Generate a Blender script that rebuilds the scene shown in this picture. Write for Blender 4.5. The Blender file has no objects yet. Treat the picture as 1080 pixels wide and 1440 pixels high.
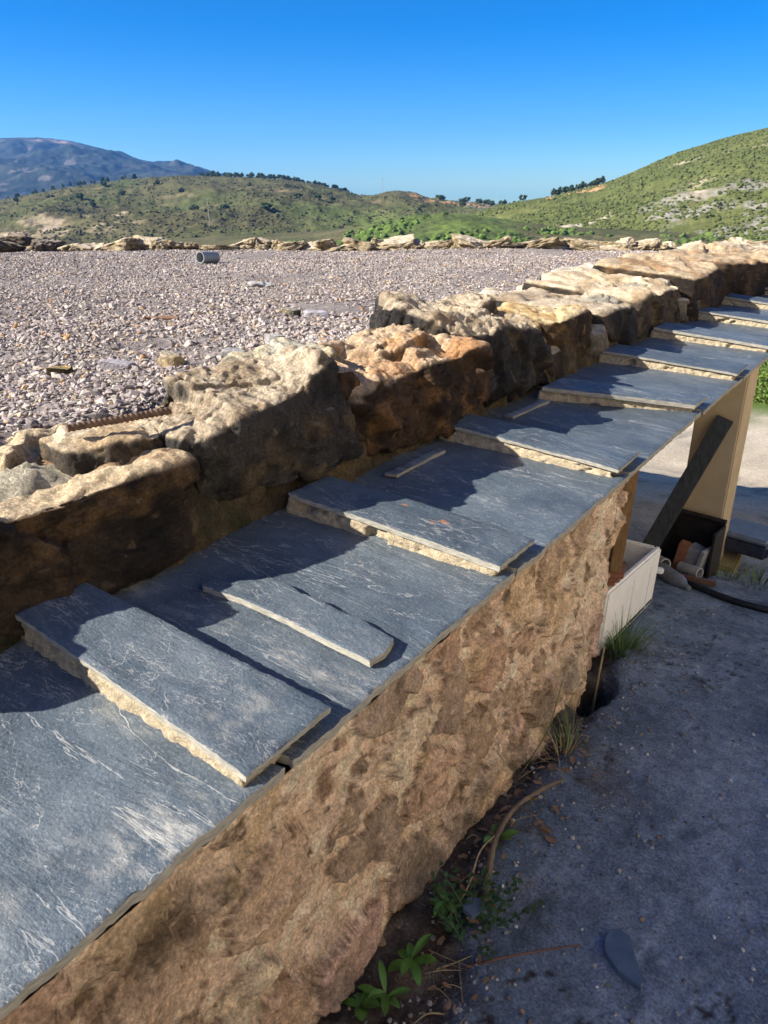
import bpy, bmesh, math, random
import numpy as np
from mathutils import Vector, Matrix

random.seed(7)
RNG = np.random.default_rng(11)
scn = bpy.context.scene
COL = scn.collection

# ------------------------------------------------------------------ camera figures
TH = math.atan(463 / 1080.0)
YAW = math.radians(35.07)
CAM_Z = 0.8

# ------------------------------------------------------------------ noise
def _hash(ix, iy, iz, seed):
    h = (ix.astype(np.int64) * 374761393 + iy.astype(np.int64) * 668265263 + iz.astype(np.int64) * 2147483647 + seed * 974634777) & 0xFFFFFFFF
    h = ((h ^ (h >> 13)) * 1274126177) & 0xFFFFFFFF
    h = ((h ^ (h >> 16)) * 2246822519) & 0xFFFFFFFF
    return h ^ (h >> 15)

_G = RNG.normal(size=(256, 3)); _G /= np.linalg.norm(_G, axis=1)[:, None]

def perlin(P, seed=0):
    P = np.asarray(P, float)
    I = np.floor(P); F = P - I; I = I.astype(np.int64)
    W = F * F * F * (F * (F * 6 - 15) + 10)
    out = np.zeros(len(P))
    for dx in (0, 1):
        for dy in (0, 1):
            for dz in (0, 1):
                g = _G[_hash(I[:, 0] + dx, I[:, 1] + dy, I[:, 2] + dz, seed) & 255]
                d = g[:, 0] * (F[:, 0] - dx) + g[:, 1] * (F[:, 1] - dy) + g[:, 2] * (F[:, 2] - dz)
                w = (W[:, 0] if dx else 1 - W[:, 0]) * (W[:, 1] if dy else 1 - W[:, 1]) * (W[:, 2] if dz else 1 - W[:, 2])
                out += w * d
    return out * 1.6

def fbm(P, oct=5, gain=0.5, seed=0, ridged=False):
    P = np.asarray(P, float); s = np.zeros(len(P)); a = 1.0; t = 0
    for o in range(oct):
        n = perlin(P * (2.03 ** o) + 17.3 * o, seed + o)
        if ridged: n = 1 - 2 * np.abs(n)
        s += a * n; t += a; a *= gain
    return s / t

def facet(P, seed=0):
    """broken-stone noise: every cell of a jittered lattice is a plane of its own tilt"""
    P = np.asarray(P, float); I = np.floor(P).astype(np.int64); best = np.full(len(P), 9.0); val = np.zeros(len(P))
    for dx in (-1, 0, 1):
        for dy in (-1, 0, 1):
            for dz in (-1, 0, 1):
                c0, c1, c2 = I[:, 0] + dx, I[:, 1] + dy, I[:, 2] + dz
                h = _hash(c0, c1, c2, seed)
                f = np.stack([c0 + (h & 255) / 255.0, c1 + ((h >> 8) & 255) / 255.0, c2 + ((h >> 16) & 255) / 255.0], 1)
                d = P - f; q = (d * d).sum(1); k = q < best
                if k.any():
                    g = _G[(h[k] >> 5) & 255]; val[k] = (d[k] * g).sum(1) * 1.5 + (((h[k] >> 20) & 255) / 255.0 - .5) * .10; best[k] = q[k]
    return val

def sstep(a, b, x):
    t = np.clip((np.asarray(x, float) - a) / (b - a), 0, 1)
    return t * t * (3 - 2 * t)

def mixc(a, b, t):
    t = np.asarray(t)[:, None]
    return np.asarray(a) * (1 - t) + np.asarray(b) * t

# ------------------------------------------------------------------ meshes
def mesh_np(name, V, F, mats, cols=None, smooth=True, mi=None):
    """F: list of arrays, each (n,k)"""
    me = bpy.data.meshes.new(name)
    V = np.asarray(V, np.float32)
    if not isinstance(F, (list, tuple)): F = [F]
    F = [np.asarray(f, np.int32) for f in F if len(f)]
    nl = sum(f.size for f in F); npoly = sum(len(f) for f in F)
    me.vertices.add(len(V)); me.vertices.foreach_set('co', V.ravel())
    me.loops.add(nl); me.loops.foreach_set('vertex_index', np.concatenate([f.ravel() for f in F]))
    st = []; k = 0
    for f in F:
        st.append(k + np.arange(len(f)) * f.shape[1]); k += f.size
    me.polygons.add(npoly); me.polygons.foreach_set('loop_start', np.concatenate(st).astype(np.int32))
    if not isinstance(mats, (list, tuple)): mats = [mats]
    for m in mats: me.materials.append(m)
    me.polygons.foreach_set('use_smooth', np.full(npoly, smooth, bool))
    if mi is not None: me.polygons.foreach_set('material_index', np.asarray(mi, np.int32))
    me.update(calc_edges=True); me.validate()
    if cols is not None:
        c = np.ones((len(V), 4), np.float32); c[:, :3] = np.clip(cols, 0, 1)
        at = me.color_attributes.new('Col', 'FLOAT_COLOR', 'POINT'); at.data.foreach_set('color', c.ravel())
    return me

def link(name, me, parent=None, loc=None):
    o = bpy.data.objects.new(name, me); COL.objects.link(o)
    if parent is not None: o.parent = parent
    if loc is not None: o.location = loc
    return o

def tag(o, label=None, cat=None, group=None, kind=None):
    if label: o['label'] = label
    if cat: o['category'] = cat
    if group: o['group'] = group
    if kind: o['kind'] = kind
    return o

def empty(name, loc=(0, 0, 0)):
    o = bpy.data.objects.new(name, None); COL.objects.link(o); o.location = loc; o.empty_display_size = 0.1
    return o

def rebase(V, at):
    return np.asarray(V, float) - np.asarray(at, float)

def grid_faces(nu, nv, off=0):
    i = np.arange(nu - 1)[:, None] * nv + np.arange(nv - 1)[None, :]
    i = i.ravel() + off
    return np.stack([i, i + nv, i + nv + 1, i + 1], 1)

def vnormals(V, F):
    n = np.zeros_like(V)
    k = F.shape[1]
    fn = np.cross(V[F[:, 1]] - V[F[:, 0]], V[F[:, 2]] - V[F[:, 0]])
    for j in range(k):
        for a in range(3): n[:, a] += np.bincount(F[:, j], fn[:, a], len(V))
    return n / np.maximum(np.linalg.norm(n, axis=1), 1e-12)[:, None]

_ico = {}
def ico(sub):
    if sub not in _ico:
        bm = bmesh.new(); bmesh.ops.create_icosphere(bm, subdivisions=sub, radius=1)
        V = np.array([v.co[:] for v in bm.verts]); F = np.array([[v.index for v in f.verts] for f in bm.faces]); bm.free()
        _ico[sub] = (V, F)
    return _ico[sub][0].copy(), _ico[sub][1].copy()

class MB:
    """collects simple shapes into one mesh"""
    def __init__(s): s.bm = bmesh.new()
    def box(s, c, d, rot=None, bev=0.004, seg=2):
        g = bmesh.ops.create_cube(s.bm, size=1)
        vs = g['verts']
        M = Matrix.Translation(Vector(c)) @ ((rot or Matrix.Identity(3)).to_4x4()) @ Matrix.Diagonal((d[0], d[1], d[2], 1))
        bmesh.ops.transform(s.bm, matrix=M, verts=vs)
        if bev:
            es = list({e for v in vs for e in v.link_edges})
            bmesh.ops.bevel(s.bm, geom=es, offset=bev, segments=seg, affect='EDGES')
        return s
    def tube(s, pts, rad, n=10, cap=True, flat=1.0):
        pts = [Vector(p) for p in pts]
        if not isinstance(rad, (list, tuple)): rad = [rad] * len(pts)
        rings = []; up = None
        for i, p in enumerate(pts):
            t = (pts[min(i + 1, len(pts) - 1)] - pts[max(i - 1, 0)]).normalized()
            if up is None: up = Vector((0, 0, 1)) if abs(t.z) < .9 else Vector((1, 0, 0))
            a = t.cross(up).normalized(); b = a.cross(t).normalized(); up = b
            rings.append([s.bm.verts.new(p + (a * math.cos(2 * math.pi * k / n) + b * flat * math.sin(2 * math.pi * k / n)) * rad[i]) for k in range(n)])
        for r0, r1 in zip(rings, rings[1:]):
            for k in range(n): s.bm.faces.new((r0[k], r0[(k + 1) % n], r1[(k + 1) % n], r1[k]))
        if cap:
            s.bm.faces.new(rings[0][::-1]); s.bm.faces.new(rings[-1])
        return s
    def faces(s, V, F):
        vs = [s.bm.verts.new(v) for v in V]
        for f in F: s.bm.faces.new([vs[i] for i in f])
        return s
    def build(s, name, mat, parent=None, loc=(0, 0, 0), smooth=True, angle=35):
        bmesh.ops.recalc_face_normals(s.bm, faces=s.bm.faces)
        for v in s.bm.verts: v.co -= Vector(loc)
        me = bpy.data.meshes.new(name); s.bm.to_mesh(me); s.bm.free()
        if not isinstance(mat, (list, tuple)): mat = [mat]
        for m in mat: me.materials.append(m)
        if smooth:
            me.shade_smooth(); me.set_sharp_from_angle(angle=math.radians(angle))
        o = link(name, me, parent)
        if parent is None: o.location = loc
        return o

# ------------------------------------------------------------------ materials
class NT:
    def __init__(s, name):
        s.m = bpy.data.materials.new(name); s.m.use_nodes = True; s.t = s.m.node_tree
        s.bs = s.t.nodes['Principled BSDF']
    def n(s, typ, **kw):
        nd = s.t.nodes.new(typ)
        for k, v in kw.items():
            if hasattr(nd, k): setattr(nd, k, v)
            else: s.put(nd.inputs[k.replace('_', ' ')] if k.replace('_', ' ') in nd.inputs else nd.inputs[k], v)
        return nd
    def put(s, sock, v):
        if hasattr(v, 'links') or isinstance(v, bpy.types.NodeSocket): s.t.links.new(v, sock)
        else: sock.default_value = v
    def pos(s): return s.n('ShaderNodeNewGeometry').outputs['Position']
    def mapv(s, v, scale=(1, 1, 1), loc=(0, 0, 0), rot=(0, 0, 0)):
        nd = s.n('ShaderNodeMapping'); s.put(nd.inputs['Vector'], v); nd.inputs['Scale'].default_value = scale
        nd.inputs['Location'].default_value = loc; nd.inputs['Rotation'].default_value = rot
        return nd.outputs[0]
    def noise(s, v, scale, detail=6, rough=.55, dist=0):
        nd = s.n('ShaderNodeTexNoise'); s.put(nd.inputs['Vector'], v)
        nd.inputs['Scale'].default_value = scale; nd.inputs['Detail'].default_value = detail
        nd.inputs['Roughness'].default_value = rough; nd.inputs['Distortion'].default_value = dist
        return nd.outputs['Fac']
    def voro(s, v, scale, feature='F1', out='Distance', rnd=1):
        nd = s.n('ShaderNodeTexVoronoi'); nd.feature = feature; s.put(nd.inputs['Vector'], v)
        nd.inputs['Scale'].default_value = scale; nd.inputs['Randomness'].default_value = rnd
        return nd.outputs[out]
    def math(s, op, a, b=0.0, c=0.0):
        nd = s.n('ShaderNodeMath'); nd.operation = op
        s.put(nd.inputs[0], a); s.put(nd.inputs[1], b); s.put(nd.inputs[2], c)
        return nd.outputs[0]
    def ramp(s, f, stops, interp='LINEAR'):
        nd = s.n('ShaderNodeValToRGB'); s.put(nd.inputs[0], f); cr = nd.color_ramp; cr.interpolation = interp
        while len(cr.elements) < len(stops): cr.elements.new(.5)
        for e, (p, c) in zip(cr.elements, stops):
            e.position = p; e.color = (c, c, c, 1) if not hasattr(c, '__len__') else (*c, 1)
        return nd.outputs[0]
    def range(s, f, a, b, c=0.0, d=1.0):
        nd = s.n('ShaderNodeMapRange'); s.put(nd.inputs[0], f); nd.interpolation_type = 'SMOOTHSTEP'
        for i, v in enumerate((a, b, c, d)): nd.inputs[i + 1].default_value = v
        return nd.outputs[0]
    def mix(s, f, a, b, mode='MIX'):
        nd = s.n('ShaderNodeMix'); nd.data_type = 'RGBA'; nd.blend_type = mode; nd.clamp_factor = True
        s.put(nd.inputs[0], f)
        for i, v in ((6, a), (7, b)):
            if isinstance(v, tuple): nd.inputs[i].default_value = (*v, 1)
            else: s.put(nd.inputs[i], v)
        return nd.outputs[2]
    def attr(s, name='Col'):
        return s.n('ShaderNodeAttribute', attribute_name=name).outputs['Color']
    def bump(s, h, strength=.5, dist=.01, prev=None):
        nd = s.n('ShaderNodeBump'); nd.inputs['Strength'].default_value = strength; nd.inputs['Distance'].default_value = dist
        s.put(nd.inputs['Height'], h)
        if prev is not None: s.put(nd.inputs['Normal'], prev)
        return nd.outputs[0]
    def out(s, color=None, rough=.8, spec=.3, normal=None, metal=0):
        if color is not None:
            if isinstance(color, tuple): s.bs.inputs['Base Color'].default_value = (*color, 1)
            else: s.put(s.bs.inputs['Base Color'], color)
        s.put(s.bs.inputs['Roughness'], rough); s.bs.inputs['Specular IOR Level'].default_value = spec
        s.bs.inputs['Metallic'].default_value = metal
        if normal is not None: s.put(s.bs.inputs['Normal'], normal)
        return s.m

def m_slate(name='slate'):
    t = NT(name); p = t.pos(); at = t.attr()
    pa = t.mapv(p, (.48, 1.3, 1), rot=(0, 0, .10))
    n1 = t.noise(p, 5, 8, .62, .4)
    base = t.ramp(n1, [(.28, (.046, .062, .080)), (.5, (.072, .094, .116)), (.72, (.112, .138, .160))])
    fine = t.noise(t.mapv(p, (.7, 1.15, 1)), 210, 5, .7)
    base = t.mix(t.range(fine, .52, .70, 0, .6), base, (.20, .235, .265)); base = t.mix(t.range(fine, .48, .32, 0, .5), base, (.028, .037, .050))
    # pale cleft lines
    lines = None
    for sc, w, lo, hi in ((6, .0045, .50, .62), (16, .009, .53, .66), (34, .013, .56, .68), (2.6, .0022, .44, .56)):
        nz = t.noise(pa, sc, 9, .60, .6)
        d = t.math('ABSOLUTE', t.math('SUBTRACT', nz, .5))
        l = t.math('MULTIPLY', t.range(d, 0, w, 1, 0), t.range(t.noise(t.mapv(p, loc=(sc, 3, 1)), 6, 4), lo, hi))
        lines = l if lines is None else t.math('MAXIMUM', lines, l)
    pl_ = t.mapv(p, (.13, 1.0, 1), rot=(0, 0, .16)); nz = t.noise(pl_, 7, 9, .55, .5)
    l2 = t.math('MULTIPLY', t.range(t.math('ABSOLUTE', t.math('SUBTRACT', nz, .5)), 0, .006, 1, 0), t.range(t.noise(t.mapv(p, (.6, 1, 1), loc=(2, 7, 1)), 5, 3), .44, .54))
    lines = t.math('MAXIMUM', lines, t.math('MULTIPLY', l2, .72))
    base = t.mix(t.math('MULTIPLY', lines, .78), base, (.44, .445, .43))
    dust = t.noise(t.mapv(pa, loc=(4, 9, 2)), 9, 9, .72, .8)
    base = t.mix(t.range(dust, .55, .80, 0, .30), base, (.25, .28, .295))
    sep = t.n('ShaderNodeSeparateColor'); t.put(sep.inputs[0], at)
    # attribute: r = dusty patch, g = rust stain, b = tone
    dn = t.math('MULTIPLY', sep.outputs[0], t.range(t.noise(pa, 24, 9, .74, .2), .42, .62))
    base = t.mix(t.math('MULTIPLY', dn, .8), base, (.40, .39, .35))
    base = t.mix(sep.outputs[1], base, (.55, .22, .06))
    base = t.mix(1.0, base, t.ramp(sep.outputs[2], [(0, .62), (1, 1.38)]), 'MULTIPLY')
    h1 = t.noise(pa, 4.5, 10, .6, 1.2)
    st = t.math('ADD', t.math('MULTIPLY', t.math('SNAP', h1, .035), 1.0), t.math('MULTIPLY', h1, .4))
    b = t.bump(st, .85, .022)
    b = t.bump(t.noise(p, 190, 5, .65), .45, .005, b)
    b = t.bump(lines, .5, .003, b)
    r = t.range(t.noise(p, 15, 6, .6), .3, .7, .36, .58)
    return t.out(base, r, .36, b)

def m_vcol(name, fine_scale=90, fine_amt=.35, bump_scale=70, bump_s=.5, bump_d=.006, rough=.88, spec=.2, scale2=14, amt2=.3):
    t = NT(name); p = t.pos(); c = t.attr()
    f = t.noise(p, fine_scale, 7, .68)
    c = t.mix(1.0, c, t.ramp(f, [(.25, 1 - fine_amt), (.5, 1.0), (.78, 1 + fine_amt * 1.3)]), 'MULTIPLY')
    g = t.noise(p, scale2, 6, .6, .5)
    c = t.mix(1.0, c, t.ramp(g, [(.3, 1 - amt2), (.55, 1.0), (.75, 1 + amt2)]), 'MULTIPLY')
    b = t.bump(t.noise(p, bump_scale, 9, .68), bump_s, bump_d)
    b = t.bump(t.noise(p, bump_scale * 4.3, 5, .65), bump_s * .7, bump_d * .35, b)
    return t.out(c, rough, spec, b)

def m_plain(name, a, b, scale=20, rough=.7, spec=.3, metal=0, bs=.3, bd=.003, stretch=(1, 1, 1), lo=.3, hi=.7):
    t = NT(name); p = t.mapv(t.n('ShaderNodeTexCoord').outputs['Object'], stretch)
    f = t.noise(p, scale, 7, .65, .3)
    c = t.ramp(f, [(lo, a), (hi, b)])
    return t.out(c, rough, spec, t.bump(t.noise(p, scale * 3, 6, .65), bs, bd), metal)

def m_leaf(name, a, b):
    t = NT(name); p = t.pos()
    c = t.ramp(t.noise(p, 60, 4), [(.3, a), (.7, b)])
    m = t.out(c, .45, .35, t.bump(t.noise(p, 160, 3), .25, .002))
    t.bs.inputs['Subsurface Weight'].default_value = 0
    t.bs.inputs['Transmission Weight'].default_value = 0
    return m

M = {}
M['slate'] = m_slate()
M['slate_edge'] = m_plain('slate_edge', (.19, .185, .165), (.42, .40, .34), 45, .8, .2, bs=.6, bd=.003, stretch=(1, 1, 5))
M['mortar'] = m_plain('mortar', (.26, .215, .145), (.56, .475, .335), 70, .95, .1, bs=1, bd=.008)
M['rock'] = m_vcol('rock', 150, .62, 80, 1.0, .011, .86, .22, 30, .40)
M['wallface'] = m_vcol('masonry', 170, .62, 110, 1.0, .010, .95, .1, 38, .36)
M['ground'] = m_vcol('lane_concrete', 150, .62, 110, 1.0, .009, .92, .15, 26, .34)
M['gravel_bed'] = m_vcol('gravel_bed', 150, .75, 120, 1, .02, .95, .1, 40, .45)
M['stone'] = m_vcol('gravel_stone', 90, .25, 120, .4, .003, .85, .2, 30, .15)
M['hill'] = m_vcol('hillside', .35, .30, .5, .8, .9, .97, .05, .05, .2)
M['bush'] = m_vcol('bush_leaf', 3, .15, 4, .2, .05, .9, .1, .4, .2)

# ------------------------------------------------------------------ world, sun, camera
w = bpy.data.worlds.new("World"); scn.world = w; w.use_nodes = True
SUN = Vector((-1.1, -1.25, 1.0)).normalized()
EL = math.asin(SUN.z)
nt = w.node_tree; bg = nt.nodes['Background']
sky = nt.nodes.new('ShaderNodeTexSky'); sky.sky_type = 'NISHITA'; sky.sun_disc = False
sky.sun_elevation = EL; sky.sun_rotation = math.radians(221); sky.altitude = 900; sky.air_density = .9; sky.dust_density = .05; sky.ozone_density = 5.0
hs = nt.nodes.new('ShaderNodeHueSaturation'); hs.inputs['Saturation'].default_value = 1.45; hs.inputs['Value'].default_value = 1.08
nt.links.new(sky.outputs[0], hs.inputs['Color']); tint = nt.nodes.new('ShaderNodeMix'); tint.data_type = 'RGBA'; tint.blend_type = 'MULTIPLY'; tint.inputs[0].default_value = 1; tint.inputs[7].default_value = (.62, .90, 1.12, 1)
nt.links.new(hs.outputs[0], tint.inputs[6]); nt.links.new(tint.outputs[2], bg.inputs['Color'])
bg.inputs['Strength'].default_value = .05
sl = bpy.data.lights.new('sun', 'SUN'); sl.energy = 5.0; sl.angle = math.radians(.5); sl.color = (1, .92, .80)
so = bpy.data.objects.new('sun', sl); COL.objects.link(so); so.rotation_euler = SUN.to_track_quat('Z', 'Y').to_euler()
so.location = (-6, -6, 8)
cd = bpy.data.cameras.new('camera'); cam = bpy.data.objects.new('camera', cd); COL.objects.link(cam)
cam.location = (0, 0, CAM_Z); cam.rotation_euler = (math.pi / 2 - TH, 0, YAW)
cd.sensor_fit = 'VERTICAL'; cd.sensor_height = 36; cd.lens = 27.0; cd.clip_start = .02; cd.clip_end = 20000
cd.dof.use_dof = True; cd.dof.focus_distance = 1.7; cd.dof.aperture_fstop = 15
scn.camera = cam
scn.view_settings.view_transform = 'Standard'; scn.view_settings.look = 'None'; scn.view_settings.exposure = 1.45; scn.view_settings.gamma = 1

# ================================================================== GROUND
GY = [-60, 1, 1.5, 2.1, 3, 4.2, 6, 10.6, 14, 20, 30]; GZ = [-.63, -.63, -.64, -.70, -.88, -1.2, -1.7, -2.9, -3.3, -3.9, -5.2]
def gz0(y):
    y = np.asarray(y, float)
    return (np.interp(y - .12, GY, GZ) + np.interp(y, GY, GZ) + np.interp(y + .12, GY, GZ)) / 3

def dirt_edge(y):      # x of the left border of the concrete
    return np.interp(y, [-1, .6, .93, 1.0, 1.2, 1.45, 1.75, 1.9, 2.1, 2.3, 2.7, 3.2], [-.33, -.40, -.44, -.49, -.555, -.57, -.55, -.56, -.60, -.62, -.70, -.80])

def lane_height(x, y):
    P = np.stack([x, y, np.zeros_like(x)], 1)
    z = gz0(y)
    z += sstep(.55, 3.1, x) * 5.4 * (1 - sstep(7, 12, y))  # unseen bank, added to bounce sunlight onto the wall
    far = sstep(2.4, 5.5, y)
    e = dirt_edge(y) + .035 * fbm(P * 9, 4, .6, 3)
    dm = (1 - sstep(-.05, .015, x - e)) * (1 - sstep(2.9, 3.3, y))
    z -= dm * (.028 + .02 * fbm(P * 14, 4, .6, 5))
    z += .012 * fbm(P * 2.2, 4, .5, 8) + .0055 * fbm(P * 22, 5, .68, 9) * (1 - dm) + .010 * dm * fbm(P * 30, 4, .7, 12)
    # brushed wear running down the lane
    z += .004 * fbm(P * np.array([26, 5, 1]), 3, .6, 31)
    z += far * (.05 * fbm(P * 1.6, 5, .55, 14) + .02 * fbm(P * 6, 4, .6, 15))
    hole = np.exp(-(((x + .63) / .07) ** 2) - ((y - 2.06) / .14) ** 2)
    z -= .30 * sstep(.3, .75, hole)
    z += .04 * np.exp(-(((x + .67) / .05) ** 2) - ((y - 1.86) / .09) ** 2)
    return z, dm

xs = np.concatenate([-np.geomspace(1.0, 9, 46)[::-1], np.linspace(-.985, .35, 150), .35 + np.geomspace(.02, 8, 50)])
ys = np.concatenate([np.linspace(-7, -.05, 26), np.linspace(0, 3.4, 330), 3.4 + np.geomspace(.015, 27, 150)])
X, Y = np.meshgrid(xs, ys, indexing='ij'); x, y = X.ravel(), Y.ravel()
z, dm = lane_height(x, y)
P = np.stack([x, y, z], 1)
conc = mixc((.135, .185, .255), (.26, .325, .41), sstep(-.35, .45, fbm(P * 3, 6, .6, 21)))
conc = mixc(conc, (.060, .082, .115), sstep(.08, .42, fbm(P * np.array([7, 4, 7]), 6, .70, 23)) * .75)
crk = np.abs(fbm(P * np.array([2.1, 1.5, 1]) + 3.3, 6, .6, 24)); conc = mixc(conc, (.05, .05, .055), sstep(.012, .002, crk) * sstep(-.05, .15, fbm(P * 1.4, 3, .5, 26)))
soil = mixc((.055, .045, .040), (.15, .125, .105), sstep(-.3, .4, fbm(P * 12, 5, .65, 25)))
smear = sstep(.05, .4, fbm(P * 6, 5, .6, 27)) * (1 - sstep(.1, .32, np.abs(x - dirt_edge(y)))) * (1 - sstep(2.6, 3.4, y))
c = mixc(conc, soil, np.clip(dm + .55 * smear, 0, 1))
sand = mixc((.44, .375, .28), (.58, .50, .385), sstep(-.3, .4, fbm(P * 1.1, 6, .6, 29)))
sand = mixc(sand, (.25, .23, .19), sstep(.1, .4, fbm(P * 3, 5, .6, 30)))
c = mixc(c, sand, np.maximum(sstep(3.6, 6.5, y), sstep(.5, .9, x))); c = mixc(c, c * 1.15, sstep(.5, .9, x))  # added bank gets pale sand, lightened further for stronger bounce
grassm = sstep(15.5, 17.5, y + 2.5 * fbm(P * .5, 4, .6, 33))
c = mixc(c, (.10, .15, .03), grassm)
o = link('lane', mesh_np('lane', P, grid_faces(len(xs), len(ys)), M['ground'], c)); tag(o, kind='structure')

# wide ground to the horizon
nr, na = 90, 160
rr = np.concatenate([[0.01], np.geomspace(4, 9500, nr - 1)]); aa = np.linspace(0, 2 * np.pi, na)
R, A = np.meshgrid(rr, aa, indexing='ij'); r, a = R.ravel(), A.ravel()
x, y = r * np.sin(a), r * np.cos(a)
zg = np.interp(r, [0, 20, 30, 60, 150, 300, 9500], [-5.2, -5.8, -6.4, -10, -20, -30, -340])
P = np.stack([x, y, zg + np.minimum(r * .01, 2) * fbm(np.stack([x, y, zg * 0], 1) * .01, 4, .5, 41)], 1)
c = mixc((.10, .13, .045), (.17, .15, .08), sstep(-.3, .3, fbm(P * .03, 5, .6, 43)))
tag(link('valley_ground', mesh_np('valley_ground', P, grid_faces(nr, na), M['hill'], c)), kind='structure')

# ================================================================== HILLS
def patch(name, prof, D, r0, zv, az0, az1, na, nt_, seed, gully, lump, colfn, back=1.45, power=1.15, dvar=0.0, rough=0.0):
    azp = np.array([p[0] for p in prof]); ep = np.array([p[1] for p in prof])
    az = np.linspace(az0, az1, na); tt = np.concatenate([np.linspace(0, 1, nt_), np.linspace(1, back, nt_ // 4)[1:]])
    AZ, T = np.meshgrid(az, tt, indexing='ij'); az_, t = AZ.ravel(), T.ravel()
    e = np.interp(az_, azp, ep)
    k = np.array([1, 2, 3, 2, 1.]); k /= k.sum()
    Dz = D * (1 + dvar * np.sin(np.radians(az_) * 9 + seed))
    r = r0 + (Dz - r0) * t
    zr = CAM_Z + Dz * np.tan(np.radians(e))
    s = np.where(t <= 1, np.power(np.clip(t, 0, 1), power), 1 - 1.2 * (t - 1) ** 1.3)
    x, y = r * np.sin(np.radians(az_)), r * np.cos(np.radians(az_))
    P2 = np.stack([x, y, np.zeros_like(x)], 1)
    wv = np.clip(t * (1.02 - t) * 4, 0, 1)
    z = zv + (zr - zv) * s
    z += gully * wv * fbm(P2 / (D * .16), 5, .5, seed, True) + lump * (.35 + wv) * fbm(P2 / (D * .02), 4, .6, seed + 9)
    P = np.stack([x, y, z], 1)
    c = colfn(P, az_, t, e)
    tag(link(name, mesh_np(name, P, grid_faces(na, len(tt)), M['hill'], c)), kind='structure')
    return P.reshape(na, len(tt), 3), az, tt

def col_scrub(P, az, t, e):
    c = mixc((.100, .092, .044), (.080, .092, .036), sstep(-.3, .3, fbm(P * .014, 5, .6, 51)))
    c = mixc(c, (.21, .165, .09), sstep(.12, .42, fbm(P * .035, 5, .65, 53)) * .7)
    c = mixc(c, (.12, .17, .045), sstep(-43, -36, az) * sstep(.6, .2, t) * .7)
    # ochre cuttings and tracks
    n = fbm(P * .05, 4, .6, 55)
    q = sstep(-33.6, -32.8, az) * (1 - sstep(-28.5, -27.5, az)) * sstep(.72, .76, t + .06 * n) * (1 - sstep(.93, .97, t + .05 * n)) * sstep(-.05, .12, n)
    c = mixc(c, (.42, .24, .11), q)
    tr = np.exp(-((t - (.80 + .012 * np.sin(az * 2))) / .012) ** 2) * sstep(-42, -41, az) * (1 - sstep(-36.5, -36, az))
    c = mixc(c, (.48, .33, .18), tr)
    lo = sstep(-62, -59, az) * (1 - sstep(-53, -51, az)) * np.exp(-((t - .30 - .05 * n) / .06) ** 2) * sstep(0, .15, n)
    c = mixc(c, (.46, .36, .25), lo)
    bl = sstep(-30, -29, az) * (1 - sstep(-24, -23, az)) * sstep(.45, .6, t) * sstep(-.02, .15, fbm(P * .06, 5, .6, 57))
    c = mixc(c, (.36, .34, .31), bl * .85)
    return c

def col_green(P, az, t, e):
    c = mixc((.118, .128, .042), (.092, .110, .035), sstep(-.3, .3, fbm(P * .02, 5, .6, 61)))
    c = mixc(c, (.20, .175, .09), sstep(.2, .5, fbm(P * .05, 5, .65, 63)) * .5)
    n = fbm(P * .05, 5, .62, 65)
    # pale scree bands low on the slope
    s1 = sstep(.02, .16, n + .1 * sstep(.5, .2, t)) * sstep(.62, .5, t) * sstep(.08, .16, t) * sstep(-20, -15.5, az)
    c = mixc(c, (.27, .25, .215), s1 * .9)
    s2 = np.exp(-((az + 14.4) / .55) ** 2) * sstep(.35, .42, t) * (1 - sstep(.66, .70, t)) * sstep(-.12, .1, n)
    c = mixc(c, (.46, .38, .28), s2 * .9)
    tr = np.exp(-((t - (.80 + .016 * np.sin(az * .9 + 1))) / .010) ** 2) * sstep(-21, -19, az) * sstep(-.3, 0, n)
    c = mixc(c, (.42, .36, .25), tr * .8)
    or_ = sstep(-24.6, -24, az) * (1 - sstep(-20.8, -20, az)) * sstep(.84, .88, t) * (1 - sstep(.985, 1.0, t)) * sstep(-.1, .06, n)
    c = mixc(c, (.45, .27, .13), or_)
    tr2 = np.exp(-((t - (.33 + .03 * (az + 22))) / .012) ** 2) * sstep(-25, -24, az) * (1 - sstep(-19, -18, az))
    c = mixc(c, (.50, .44, .34), tr2)
    return c

def col_mount(P, az, t, e):
    n = fbm(P * .0035, 6, .62, 71)
    c = mixc((.020, .030, .028), (.052, .058, .050), sstep(-.25, .3, fbm(P * .009, 6, .66, 72)))
    c = mixc(c, (.26, .22, .20), sstep(.16, .34, fbm(P * np.array([.016, .016, .003]), 6, .68, 73)) * sstep(-53, -56, az) * .6)
    c = mixc(c, (.42, .29, .23), sstep(.84, .88, t) * sstep(.98, .95, t) * np.exp(-((az + 56.2) / 1.1) ** 2) * sstep(-.25, .1, fbm(P * .02, 5, .6, 74)) * .9)
    return c

prof_mount = [(-90, .5), (-75, 1.2), (-66, 1.9), (-60, 2.34), (-58.2, 2.5), (-57.1, 2.52), (-55.5, 2.42), (-53, 1.85), (-51.5, 1.4), (-50.3, 1.12), (-49.0, 1.16), (-48, 1.0), (-47, .70), (-46, .25), (-45, -.4), (-43, -1.6), (-38, -2.8), (-30, -3)]
mount, _, _ = patch('far_mountain', prof_mount, 3500, 1500, -60, -90, -43.5, 620, 200, 5, 62, 13, col_mount, power=1.3)
prof_scrub = [(-95, -2), (-75, -1.8), (-66, -1.5), (-60, -1.15), (-57.5, -.62), (-55.6, -.25), (-53, .06), (-51.2, .26), (-48.5, .40), (-46.5, .42), (-44, .32), (-41.8, .16), (-40, -.1), (-38, -.52), (-36.8, -.82), (-36, -.85), (-34.8, -.58), (-34.1, -.50), (-33, -.68), (-32, -1.0), (-30, -1.25), (-27.7, -1.39), (-24, -1.7), (-10, -2.2)]
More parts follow.
